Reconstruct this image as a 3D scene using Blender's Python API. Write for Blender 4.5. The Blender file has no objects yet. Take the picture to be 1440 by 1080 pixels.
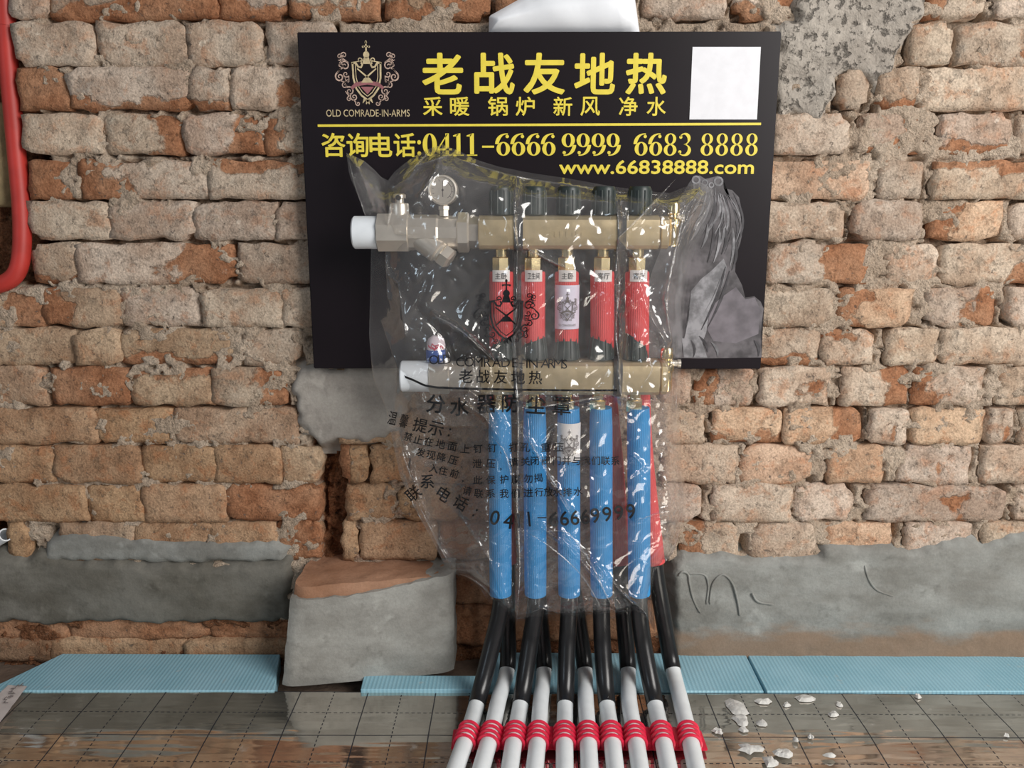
import bpy, bmesh, math, random
import numpy as np
from mathutils import Vector, Matrix, noise as mn

random.seed(7)
SC = bpy.context.scene
COL = SC.collection

# ------------------------------------------------------------------ camera
F_PX = 1120.0
CAM = Vector((0.0, -1.18, 0.68))
PITCH, YAW = math.radians(11.3), math.radians(0.36)
cd = bpy.data.cameras.new('camera')
cd.sensor_width = 36.0
cd.lens = F_PX / 1440 * 36.0
cd.clip_start = 0.02
cam = bpy.data.objects.new('camera', cd)
cam.location = CAM
cam.rotation_euler = (math.pi / 2 - PITCH, 0, YAW)
COL.objects.link(cam)
SC.camera = cam
RM = cam.rotation_euler.to_matrix()

# ------------------------------------------------------------------ light
w = bpy.data.worlds.new('world')
SC.world = w
w.use_nodes = True
w.node_tree.nodes['Background'].inputs[0].default_value = (0.93, 0.95, 1.0, 1)
w.node_tree.nodes['Background'].inputs[1].default_value = 0.17


def area(name, loc, target, size, power, color):
    l = bpy.data.lights.new(name, 'AREA')
    l.shape = 'RECTANGLE'
    l.size, l.size_y = size
    l.energy = power
    l.color = color
    o = bpy.data.objects.new(name, l)
    o.location = loc
    o.rotation_euler = (Vector(target) - Vector(loc)).to_track_quat('-Z', 'Y').to_euler()
    COL.objects.link(o)
    return o


# the daylight of the window on the right behind the photographer, and a smaller one far left
area('window_daylight', (1.75, -1.85, 1.55), (0.0, 0.0, 0.4), (1.3, 1.6), 76, (1.0, 0.97, 0.93))
area('second_window_daylight', (-2.3, -3.0, 1.6), (-0.3, 0, 0.5), (0.5, 0.9), 9, (0.72, 0.87, 1.0))

SC.view_settings.view_transform = 'Standard'
SC.view_settings.look = 'None'
SC.view_settings.gamma = 1.0
SC.view_settings.use_curve_mapping = False
SC.view_settings.exposure = 0.0


# ------------------------------------------------------------------ helpers
def ray(px, py):
    return RM @ Vector(((px - 720) / F_PX, -(py - 540) / F_PX, -1.0))


def at(px, py, Y):
    d = ray(px, py)
    return CAM + d * ((Y - CAM.y) / d.y)


def atz(px, py, Z):
    d = ray(px, py)
    return CAM + d * ((Z - CAM.z) / d.z)


def sm(a, b, x):
    t = min(1.0, max(0.0, (x - a) / (b - a)))
    return t * t * (3 - 2 * t)


def N(x, y, z=0.0):
    return mn.noise(Vector((x, y, z)))


def FB(x, y, z=0.0, o=4):
    return mn.fractal(Vector((x, y, z)), 1.0, 2.0, o)


def spline(pts, n=10):
    P = [Vector(p) for p in pts]
    out = []
    for i in range(len(P) - 1):
        a, b_, c, d = P[max(0, i - 1)], P[i], P[i + 1], P[min(len(P) - 1, i + 2)]
        for k in range(n):
            t = k / n
            out.append(.5 * ((2 * b_) + (c - a) * t + (2 * a - 5 * b_ + 4 * c - d) * t * t + (3 * b_ - 3 * c + d - a) * t ** 3))
    out.append(P[-1])
    return out


class MB:
    """collects shapes, then links them as one mesh object"""

    def __init__(s):
        s.v, s.f = [], []

    def add(s, vs, fs):
        n = len(s.v)
        s.v += [tuple(p) for p in vs]
        s.f += [tuple(i + n for i in f) for f in fs]
        return s

    def box(s, lo, hi, bev=0.0):
        bm = bmesh.new()
        bmesh.ops.create_cube(bm, size=1)
        for v in bm.verts:
            v.co = Vector([lo[k] + (v.co[k] + .5) * (hi[k] - lo[k]) for k in range(3)])
        if bev > 0:
            bmesh.ops.bevel(bm, geom=bm.edges[:], offset=bev, segments=2, affect='EDGES')
        return s.bm(bm)

    def bm(s, bm, mat=None):
        bm.verts.index_update()
        s.add([(mat @ v.co if mat else v.co) for v in bm.verts], [[v.index for v in f.verts] for f in bm.faces])
        bm.free()
        return s

    def lathe(s, prof, o, axis, n=24, caps=True, phase=0.0):
        a = Vector(axis).normalized()
        u = a.orthogonal().normalized()
        if abs(a.y) < .9:
            u = (Vector((0, -1, 0)) - a * a.dot(Vector((0, -1, 0)))).normalized()
        w_ = a.cross(u)
        o = Vector(o)
        vs, fs = [], []
        for r, h in prof:
            for k in range(n):
                t = 2 * math.pi * k / n + phase
                vs.append(o + a * h + (u * math.cos(t) + w_ * math.sin(t)) * r)
        m = len(prof)
        for i in range(m - 1):
            for k in range(n):
                k2 = (k + 1) % n
                fs.append((i * n + k, i * n + k2, (i + 1) * n + k2, (i + 1) * n + k))
        if caps:
            fs.append(tuple(range(n))[::-1])
            fs.append(tuple((m - 1) * n + k for k in range(n)))
        return s.add(vs, fs)

    def tube(s, path, rad, n=16, caps=True, ribs=0.0):
        P = [Vector(p) for p in path]
        R = rad if isinstance(rad, (list, tuple)) else [rad] * len(P)
        vs, fs = [], []
        u = None
        for i, p in enumerate(P):
            t = (P[min(i + 1, len(P) - 1)] - P[max(i - 1, 0)]).normalized()
            if u is None:
                u = t.cross(Vector((1, 0, 0))) if abs(t.x) < .9 else t.cross(Vector((0, 1, 0)))
            u = (u - t * u.dot(t)).normalized()
            b = t.cross(u)
            for k in range(n):
                a = 2 * math.pi * k / n
                rr = R[i] * (1 + (ribs if k % 2 else 0))
                vs.append(p + (u * math.cos(a) + b * math.sin(a)) * rr)
        for i in range(len(P) - 1):
            for k in range(n):
                k2 = (k + 1) % n
                fs.append((i * n + k, i * n + k2, (i + 1) * n + k2, (i + 1) * n + k))
        if caps:
            fs.append(tuple(range(n))[::-1])
            fs.append(tuple((len(P) - 1) * n + k for k in range(n)))
        return s.add(vs, fs)

    def build(s, name, mat, parent=None, angle=35, origin=None):
        me = bpy.data.meshes.new(name)
        vs = s.v
        if origin is not None:
            ox = Vector(origin)
            vs = [(p[0] - ox.x, p[1] - ox.y, p[2] - ox.z) for p in vs]
        me.from_pydata(vs, [], s.f)
        return link(name, me, mat, parent, angle, origin)


def link(name, me, mat, parent=None, angle=35, origin=None, fix=True):
    if fix:
        bm = bmesh.new()
        bm.from_mesh(me)
        bmesh.ops.recalc_face_normals(bm, faces=bm.faces[:])
        bm.to_mesh(me)
        bm.free()
    if angle is not None and len(me.polygons):
        me.shade_smooth()
        if angle < 180:
            me.set_sharp_from_angle(angle=math.radians(angle))
    if mat:
        me.materials.append(mat)
    o = bpy.data.objects.new(name, me)
    COL.objects.link(o)
    if origin is not None:
        o.location = origin
    if parent is not None:
        o.parent = parent
        # parents are never rotated or scaled: only subtract where they stand
        p = parent
        off = Vector((0, 0, 0))
        while p is not None:
            off += p.location
            p = p.parent
        o.location = o.location - off
    return o


def thing(name, label, cat, loc=(0, 0, 0), group=None):
    o = bpy.data.objects.new(name, None)
    o.empty_display_size = 0.03
    o.location = loc
    COL.objects.link(o)
    return tag(o, label, cat, group)


def tag(o, label, cat, group=None):
    o['label'] = label
    o['category'] = cat
    if group:
        o['group'] = group
    return o


# ------------------------------------------------------------------ materials
def newmat(name):
    m = bpy.data.materials.new(name)
    m.use_nodes = True
    nt = m.node_tree
    return m, nt, nt.nodes['Principled BSDF']


class G:
    """short-hand for building node graphs"""

    def __init__(s, nt):
        s.nt = nt
        s.pos = nt.nodes.new('ShaderNodeNewGeometry').outputs['Position']

    def put(s, sock, v):
        if isinstance(v, bpy.types.NodeSocket):
            s.nt.links.new(v, sock)
        elif v is not None:
            if hasattr(sock.default_value, '__len__') and len(sock.default_value) == 4 and len(v) == 3:
                v = (*v, 1)
            sock.default_value = v

    def noise(s, scale, detail=4, rough=.55, vec=None, dist=0.0, stretch=None):
        n = s.nt.nodes.new('ShaderNodeTexNoise')
        v = vec or s.pos
        if stretch:
            mp = s.nt.nodes.new('ShaderNodeMapping')
            mp.inputs['Scale'].default_value = stretch
            s.put(mp.inputs[0], v)
            v = mp.outputs[0]
        s.put(n.inputs['Vector'], v)
        n.inputs['Scale'].default_value = scale
        n.inputs['Detail'].default_value = detail
        n.inputs['Roughness'].default_value = rough
        n.inputs['Distortion'].default_value = dist
        return n.outputs['Fac']

    def vor(s, scale, feature='F1', vec=None):
        n = s.nt.nodes.new('ShaderNodeTexVoronoi')
        n.feature = feature
        s.put(n.inputs['Vector'], vec or s.pos)
        n.inputs['Scale'].default_value = scale
        return n.outputs['Distance']

    def ramp(s, x, a, b, lo=0.0, hi=1.0):
        n = s.nt.nodes.new('ShaderNodeMapRange')
        n.interpolation_type = 'SMOOTHSTEP'
        s.put(n.inputs[0], x)
        for k, v in enumerate((a, b, lo, hi)):
            n.inputs[k + 1].default_value = v
        return n.outputs[0]

    def mix(s, f, a, b, mode='MIX'):
        n = s.nt.nodes.new('ShaderNodeMix')
        n.data_type = 'RGBA'
        n.blend_type = mode
        s.put(n.inputs[0], f)
        s.put(n.inputs[6], a)
        s.put(n.inputs[7], b)
        return n.outputs[2]

    def math(s, op, a, b=None, c=None):
        n = s.nt.nodes.new('ShaderNodeMath')
        n.operation = op
        for k, v in enumerate((a, b, c)):
            if v is not None:
                s.put(n.inputs[k], v)
        return n.outputs[0]

    def sep(s, v):
        n = s.nt.nodes.new('ShaderNodeSeparateXYZ')
        s.put(n.inputs[0], v)
        return n.outputs

    def bump(s, h, strength, dist, normal=None):
        n = s.nt.nodes.new('ShaderNodeBump')
        s.put(n.inputs['Height'], h)
        n.inputs['Strength'].default_value = strength
        n.inputs['Distance'].default_value = dist
        if normal is not None:
            s.put(n.inputs['Normal'], normal)
        return n.outputs[0]

    def attr(s, name, typ='GEOMETRY'):
        n = s.nt.nodes.new('ShaderNodeAttribute')
        n.attribute_type = typ
        n.attribute_name = name
        return n


def plain(name, col, rough=.5, metal=0.0, var=0.12, scale=60, bump=0.0, bdist=.001, spec=None, coat=0.0):
    m, nt, b = newmat(name)
    g = G(nt)
    n = g.noise(scale, 3)
    lo = tuple(c * (1 - var) for c in col)
    hi = tuple(min(1, c * (1 + var)) for c in col)
    g.put(b.inputs['Base Color'], g.mix(g.ramp(n, .3, .7), lo, hi))
    b.inputs['Roughness'].default_value = rough
    b.inputs['Metallic'].default_value = metal
    if spec is not None:
        b.inputs['Specular IOR Level'].default_value = spec
    if coat:
        b.inputs['Coat Weight'].default_value = coat
    if bump:
        g.put(b.inputs['Normal'], g.bump(g.noise(scale * 2, 3), bump, bdist))
    return m


def brick_material():
    m, nt, b = newmat('limewashed_brick')
    g = G(nt)
    ex = g.attr('exposed').outputs['Fac']
    oc = nt.nodes.new('ShaderNodeObjectInfo').outputs['Color']
    big = g.noise(14, 3)
    mid = g.noise(55, 5, .6)
    fine = g.noise(320, 4, .65)
    lime = g.mix(g.ramp(big, .38, .62), (.49, .385, .31), (.66, .575, .495))
    lime = g.mix(g.ramp(g.noise(34, 6, .68, dist=.4), .50, .66, 0, .8), lime, (.56, .355, .25))
    lime = g.mix(g.ramp(g.noise(27, 6, .7), .56, .68, 0, .7), lime, (.42, .385, .345))
    lime = g.mix(g.ramp(g.noise(48, 5, .7), .60, .72, 0, .8), lime, (.76, .70, .62))
    lime = g.mix(1.0, lime, oc, 'MULTIPLY')
    clay = g.mix(g.ramp(mid, .3, .7), (.28, .12, .06), (.47, .225, .12))
    clay = g.mix(g.ramp(big, .4, .7, 0, .6), clay, (.52, .31, .19))
    e = g.math('ADD', ex, g.math('MULTIPLY', g.math('SUBTRACT', g.noise(30, 7, .7), .5), 2.0))
    col = g.mix(g.ramp(e, .42, .66), lime, clay)
    specks = g.ramp(g.noise(120, 4, .7), .61, .70, 0, .75)
    col = g.mix(specks, col, (.20, .165, .14))
    col = g.mix(g.ramp(fine, .25, .75, .0, 1.0), g.mix(1.0, col, (.66, .65, .64), 'MULTIPLY'), g.mix(1.0, col, (1.16, 1.16, 1.16), 'MULTIPLY'))
    g.put(b.inputs['Base Color'], col)
    b.inputs['Roughness'].default_value = .93
    b.inputs['Specular IOR Level'].default_value = .15
    h = g.math('ADD', g.math('MULTIPLY', mid, 1.0), g.math('MULTIPLY', fine, .45))
    h = g.math('ADD', h, g.math('MULTIPLY', g.ramp(e, .40, .55), -.55))
    h = g.math('ADD', h, g.math('MULTIPLY', g.ramp(g.noise(60, 6, .75), .52, .70), -.5))
    g.put(b.inputs['Normal'], g.bump(h, .8, .005))
    return m


def mortar_material():
    m, nt, b = newmat('rough_mortar')
    g = G(nt)
    big = g.noise(16, 4)
    mid = g.noise(75, 5, .65)
    fine = g.noise(300, 4, .7)
    col = g.mix(g.ramp(big, .35, .65), (.54, .415, .31), (.70, .565, .44))
    col = g.mix(g.ramp(mid, .55, .7, 0, .6), col, (.47, .33, .235))
    clay = g.attr('clay').outputs['Fac']
    c2 = g.mix(g.ramp(mid, .3, .7), (.17, .07, .035), (.36, .165, .085))
    col = g.mix(g.ramp(g.math('ADD', clay, g.math('MULTIPLY', g.math('SUBTRACT', big, .5), .8)), .35, .6), col, c2)
    col = g.mix(g.ramp(g.noise(190, 3, .6), .58, .72, 0, .65), col, (.24, .17, .12))
    col = g.mix(g.ramp(fine, .3, .7), g.mix(1.0, col, (.7, .7, .7), 'MULTIPLY'), g.mix(1.0, col, (1.15, 1.15, 1.15), 'MULTIPLY'))
    g.put(b.inputs['Base Color'], col)
    b.inputs['Roughness'].default_value = .95
    b.inputs['Specular IOR Level'].default_value = .1
    h = g.math('ADD', mid, g.math('MULTIPLY', fine, .5))
    g.put(b.inputs['Normal'], g.bump(h, 1.0, .008))
    return m


def plaster_material(name, a, c, stain=None, coarse=False):
    m, nt, b = newmat(name)
    g = G(nt)
    big = g.noise(9, 4, .6, stretch=(1, 1, 1.9))
    mid = g.noise(45, 5, .6)
    fine = g.noise(260, 4, .7)
    col = g.mix(g.ramp(big, .32, .68), a, c)
    col = g.mix(g.ramp(mid, .55, .75, 0, .5), col, tuple(x * .68 for x in a))
    col = g.mix(g.ramp(g.noise(22, 3), .62, .74, 0, .5), col, tuple(min(1, x * 1.35) for x in c))
    if stain:
        zz = g.math('ADD', g.sep(g.pos)[2], g.math('MULTIPLY', g.math('SUBTRACT', g.noise(12, 4, .6, stretch=(1, 1, 2.5)), .5), .09))
        col = g.mix(g.ramp(zz, .026, .062, .8, 0), col, stain)
    col = g.mix(g.ramp(fine, .3, .7), g.mix(1.0, col, (.88, .88, .88), 'MULTIPLY'), col)
    g.put(b.inputs['Base Color'], col)
    b.inputs['Roughness'].default_value = .9
    b.inputs['Specular IOR Level'].default_value = .2
    h = g.math('ADD', g.math('MULTIPLY', mid, 1.0), g.math('MULTIPLY', fine, .25))
    if coarse:
        pits = g.ramp(g.noise(85, 5, .7), 0.53, .72)
        g.put(b.inputs['Base Color'], g.mix(g.math('MULTIPLY', pits, .5), col, tuple(x * .5 for x in a)))
        h = g.math('ADD', h, g.math('MULTIPLY', pits, -1.2))
        g.put(b.inputs['Normal'], g.bump(h, 1.0, .007))
    else:
        g.put(b.inputs['Normal'], g.bump(h, .5, .004))
    return m


def film_floor_material(x0, y0):
    m, nt, b = newmat('printed_foil_floor')
    g = G(nt)
    s = g.sep(g.pos)

    def lines(c, off, per, half):
        t = g.math('FRACT', g.math('ADD', g.math('DIVIDE', g.math('SUBTRACT', c, off), per), 100.5))
        d = g.math('MULTIPLY', g.math('ABSOLUTE', g.math('SUBTRACT', t, .5)), per)
        return g.math('LESS_THAN', d, half)

    def dash(c):
        return g.math('GREATER_THAN', g.math('FRACT', g.math('ADD', g.math('DIVIDE', c, .0085), 100)), .42)

    lx = lines(s[0], x0, .1, .0009)
    ly = lines(s[1], y0, .1, .0009)
    dx = g.math('MULTIPLY', lines(s[0], x0 + .05, .1, .0008), dash(s[1]))
    dy = g.math('MULTIPLY', lines(s[1], y0 + .05, .1, .0008), dash(s[0]))
    ln = g.math('MAXIMUM', g.math('MAXIMUM', lx, ly), g.math('MAXIMUM', dx, dy))
    n = g.noise(7, 3, stretch=(.6, 2, 1))
    foil = g.mix(g.ramp(n, .35, .65), (.60, .57, .52), (.72, .68, .62))
    dust = g.ramp(g.noise(24, 5, .65), .62, .76, 0, .35)
    col = g.mix(dust, foil, (.50, .48, .43))
    col = g.mix(ln, col, (.03, .03, .035))
    g.put(b.inputs['Base Color'], col)
    g.put(b.inputs['Metallic'], g.math('MULTIPLY', g.math('SUBTRACT', 1.0, ln), g.math('SUBTRACT', .95, dust)))
    g.put(b.inputs['Roughness'], g.ramp(g.noise(30, 3), .3, .8, .06, .13))
    h = g.noise(7, 3, .5, stretch=(.38, 2.6, 1))
    n1 = g.bump(h, .32, .011)
    g.put(b.inputs['Normal'], g.bump(g.noise(90, 2), .06, .001, n1))
    return m


def foam_material():
    m, nt, b = newmat('blue_foam_board')
    g = G(nt)
    s = g.sep(g.pos)
    p = g.math('SINE', g.math('MULTIPLY', s[0], 1050.0))
    q = g.math('MULTIPLY_ADD', g.math('SINE', g.math('MULTIPLY', s[1], 900.0)), .3, .7)
    d = g.math('MULTIPLY', p, q)
    col = g.mix(g.ramp(g.noise(10, 3), .3, .7), (.235, .46, .565), (.30, .53, .64))
    col = g.mix(g.ramp(d, -.1, .7, 0, .35), col, (.42, .68, .76))
    col = g.mix(g.ramp(g.noise(60, 4, .65), .62, .75, 0, .5), col, (.45, .52, .52))
    g.put(b.inputs['Base Color'], col)
    b.inputs['Roughness'].default_value = .55
    g.put(b.inputs['Normal'], g.bump(d, .35, .0008))
    return m


def film_material():
    """thin clear polythene: lets light through, a grazing sheen, faint milkiness"""
    m = bpy.data.materials.new('clear_polythene')
    m.use_nodes = True
    nt = m.node_tree
    nt.nodes.remove(nt.nodes['Principled BSDF'])
    out = nt.nodes['Material Output']
    g = G(nt)
    cr = g.math('ABSOLUTE', g.math('SUBTRACT', g.noise(9, 2, .45, dist=.4), .5))
    cr2 = g.math('ABSOLUTE', g.math('SUBTRACT', g.noise(24, 2, .5, dist=.8), .5))
    bmp = g.bump(g.math('ADD', cr, g.math('MULTIPLY', cr2, .9)), 1.0, .02)
    ck = g.attr('crinkle').outputs['Fac']
    nt.links.new(ck, bmp.node.inputs['Strength'])
    lw = nt.nodes.new('ShaderNodeLayerWeight')
    lw.inputs['Blend'].default_value = .5
    g.put(lw.inputs['Normal'], bmp)
    fac = g.math('MULTIPLY_ADD', g.math('POWER', lw.outputs['Facing'], 3.5), .55, .085)
    tr = nt.nodes.new('ShaderNodeBsdfTransparent')
    tr.inputs[0].default_value = (.975, .97, .965, 1)
    gl = nt.nodes.new('ShaderNodeBsdfGlossy')
    gl.inputs['Color'].default_value = (1, 1, 1, 1)
    gl.inputs['Roughness'].default_value = .13
    g.put(gl.inputs['Normal'], bmp)
    df = nt.nodes.new('ShaderNodeBsdfDiffuse')
    df.inputs[0].default_value = (.80, .78, .76, 1)
    m1 = nt.nodes.new('ShaderNodeMixShader')
    g.put(m1.inputs[0], g.ramp(g.noise(13, 4, .6), .3, .75, .025, .085))
    nt.links.new(tr.outputs[0], m1.inputs[1])
    nt.links.new(df.outputs[0], m1.inputs[2])
    m2 = nt.nodes.new('ShaderNodeMixShader')
    g.put(m2.inputs[0], fac)
    nt.links.new(m1.outputs[0], m2.inputs[1])
    nt.links.new(gl.outputs[0], m2.inputs[2])
    nt.links.new(m2.outputs[0], out.inputs['Surface'])
    return m


def corrugated(name, col, dark=.75):
    """foam sleeve with fine lengthwise ribs"""
    m, nt, b = newmat(name)
    g = G(nt)
    s = g.sep(g.pos)
    wv = g.math('SINE', g.math('MULTIPLY', s[0], 2300.0))
    n = g.noise(25, 3)
    c = g.mix(g.ramp(n, .3, .7), tuple(x * .86 for x in col), col)
    c = g.mix(g.ramp(wv, -1, 1, .5, 0), c, tuple(x * dark for x in col))
    g.put(b.inputs['Base Color'], c)
    b.inputs['Roughness'].default_value = .5
    g.put(b.inputs['Normal'], g.bump(wv, .35, .0006))
    return m


M = dict(
    brick=brick_material(), mortar=mortar_material(),
    plaster=plaster_material('grey_plaster', (.22, .215, .195), (.33, .335, .315), stain=(.28, .18, .115)),
    plaster_olive=plaster_material('dark_olive_plaster', (.125, .115, .095), (.20, .19, .165)),  # darker, more olive tone for the plaster band at the left
    plaster2=plaster_material('pale_grey_render', (.33, .30, .27), (.44, .41, .37)),
    smear=plaster_material('coarse_grey_mortar', (.37, .325, .28), (.51, .46, .40), coarse=True),
    render=plaster_material('block_render', (.27, .26, .235), (.40, .395, .365)),
    clay=plaster_material('raw_clay', (.33, .17, .10), (.44, .25, .16)),
    slab=plain('concrete_slab', (.16, .11, .08), .95, bump=.6, bdist=.004),
    foam=foam_material(), film=film_material(),
    sign=plain('black_sign_panel', (.010, .0065, .009), .36, var=.1, scale=8, spec=.28),
    yellow=plain('yellow_print', (.86, .70, .075), .45, var=.05),
    gold=plain('pale_gold_print', (.62, .50, .30), .45, var=.25, scale=90),
    copper=plain('copper_print', (.52, .37, .30), .45, var=.25, scale=120),
    wine=plain('wine_red_print', (.32, .12, .13), .45, var=.2),
    white_print=plain('white_print', (.84, .84, .88), .5, var=.03),
    ink=plain('black_ink', (.012, .012, .014), .6, var=.0),
    lion_a=plain('grey_print', (.105, .096, .103), .45, var=.5, scale=45),
    lion_b=plain('light_grey_print', (.235, .232, .245), .45, var=.4, scale=70),
    lion_c=plain('mauve_grey_print', (.165, .148, .165), .45, var=.3, scale=30),
    lion_d=plain('dark_grey_print', (.06, .056, .062), .45, var=.4, scale=60),
    brass=plain('cast_brass', (.62, .50, .31), .42, metal=.75, var=.12, scale=40, bump=.15, bdist=.001),
    brass2=plain('bright_brass', (.80, .66, .38), .22, metal=1.0, var=.08),
    nickel=plain('nickel_plating', (.74, .68, .60), .33, metal=.7, var=.08, scale=30),
    nickel_d=plain('dark_nickel', (.50, .46, .41), .35, metal=.7, var=.1),
    ppr=plain('white_pipe_plastic', (.80, .84, .88), .4, var=.03),
    knob=plain('dark_green_black_plastic', (.028, .038, .036), .4, var=.2),
    strap=plain('dark_grey_strap', (.035, .036, .04), .4, var=.2),
    red=corrugated('red_sleeve_foam', (.80, .085, .09)),
    blue=corrugated('blue_sleeve_foam', (.03, .30, .68)),
    black=plain('black_conduit', (.012, .012, .013), .28, var=.2),
    white=plain('white_heating_pipe', (.80, .83, .84), .33, var=.03),
    clip=plain('red_clip_plastic', (.72, .018, .06), .3, var=.1),
    conduit=plain('red_conduit_plastic', (.46, .035, .026), .5, var=.12, scale=20),
    sticker=plain('white_sticker', (.80, .76, .74), .5, var=.04),
    lilac=plain('pale_lilac_sticker', (.74, .70, .84), .5, var=.06),
    tagink=plain('grey_brown_ink', (.16, .135, .13), .6, var=.2),
    dial=plain('gauge_dial', (.86, .88, .92), .4, var=.04),
    capblue=plain('blue_cap_plastic', (.04, .10, .36), .4, var=.15),
    cappink=plain('pinkish_white_cap', (.76, .66, .72), .55, var=.1),
    redink=plain('red_scribble', (.60, .05, .10), .6, var=.1),
    wrap=plain('white_soft_plastic', (.88, .90, .94), .45, var=.02, bump=.15, bdist=.004, scale=14),
    tape=plain('pale_printed_tape', (.60, .54, .52), .4, var=.08),
    flake=plain('pale_plaster_flake', (.62, .61, .58), .9, var=.15, scale=120, bump=.5, bdist=.003),
    yellowwall=plain('ochre_render', (.42, .33, .18), .95, var=.2, bump=.5, bdist=.003),
)

# ------------------------------------------------------------------ 2D shapes for print
_tc = {}


def text2d(s, bold=0.0, res=3):
    key = (s, bold)
    if key in _tc:
        return _tc[key]
    if bold > 0:                                  # heavier by overprinting slightly shifted copies
        v0, f0, asp, _ = text2d(s)
        parts = []
        for k in range(8):
            dx, dy = math.cos(k * math.pi / 4), math.sin(k * math.pi / 4)
            parts.append(([(x + dx * bold / asp, y + dy * bold) for x, y in v0], f0))
        vs, fs = join2(parts)
        x0, x1 = min(v[0] for v in vs), max(v[0] for v in vs)
        y0, y1 = min(v[1] for v in vs), max(v[1] for v in vs)
        _tc[key] = ([((x - x0) / (x1 - x0), (y - y0) / (y1 - y0)) for x, y in vs], fs, asp, len(v0))
        return _tc[key]
    c = bpy.data.curves.new('t', 'FONT')
    c.body = s
    c.size = 1
    c.resolution_u = res
    o = bpy.data.objects.new('t', c)
    COL.objects.link(o)
    dg = bpy.context.evaluated_depsgraph_get()
    me = bpy.data.meshes.new_from_object(o.evaluated_get(dg))
    vs = [(v.co.x, v.co.y) for v in me.vertices]
    fs = [tuple(p.vertices) for p in me.polygons]
    bpy.data.objects.remove(o)
    bpy.data.curves.remove(c)
    bpy.data.meshes.remove(me)
    xs = [v[0] for v in vs]
    ys = [v[1] for v in vs]
    x0, x1, y0, y1 = min(xs), max(xs), min(ys), max(ys)
    r = ([((x - x0) / (x1 - x0), (y - y0) / (y1 - y0)) for x, y in vs], fs, (x1 - x0) / (y1 - y0), 10 ** 9)
    _tc[key] = r
    return r


def ribbon(pts, wd):
    """flat band along a 2D path; wd one width or one per point"""
    n = len(pts)
    W = wd if isinstance(wd, (list, tuple)) else [wd] * n
    vs, fs = [], []
    for i in range(n):
        a, b = pts[max(0, i - 1)], pts[min(n - 1, i + 1)]
        dx, dy = b[0] - a[0], b[1] - a[1]
        l = math.hypot(dx, dy) or 1
        nx, ny = -dy / l, dx / l
        h = W[i] / 2
        vs += [(pts[i][0] + nx * h, pts[i][1] + ny * h), (pts[i][0] - nx * h, pts[i][1] - ny * h)]
    for i in range(n - 1):
        fs.append((2 * i, 2 * i + 1, 2 * i + 3, 2 * i + 2))
    return vs, fs


def join2(parts):
    vs, fs = [], []
    for v, f in parts:
        n = len(vs)
        vs += v
        fs += [tuple(i + n for i in q) for q in f]
    return vs, fs


def disc(cx, cy, rx, ry=None, n=16):
    ry = ry or rx
    return [(cx + rx * math.cos(2 * math.pi * k / n), cy + ry * math.sin(2 * math.pi * k / n)) for k in range(n)], [tuple(range(n))]


def ring(cx, cy, ox, oy, ix, iy, n=28, a0=0, a1=360):
    vs, fs = [], []
    for k in range(n + 1):
        t = math.radians(a0 + (a1 - a0) * k / n)
        vs += [(cx + ox * math.cos(t), cy + oy * math.sin(t)), (cx + ix * math.cos(t), cy + iy * math.sin(t))]
    for k in range(n):
        fs.append((2 * k, 2 * k + 1, 2 * k + 3, 2 * k + 2))
    return vs, fs


def curl(cx, cy, r, a0, turns, w0, tail=None):
    p, ws = [], []
    n = int(14 * abs(turns)) + 4
    for k in range(n + 1):
        t = k / n
        a = math.radians(a0) + 2 * math.pi * turns * t
        rr = r * (1 - .86 * t)
        p.append((cx + rr * math.cos(a), cy + rr * math.sin(a)))
        ws.append(w0 * (1 - .45 * t))
    if tail:
        p.insert(0, tail)
        ws.insert(0, w0 * .4)
    return ribbon(p, ws)


def mirror(p):
    return [(-x, y) for x, y in p[0]], [tuple(reversed(f)) for f in p[1]]


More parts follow.
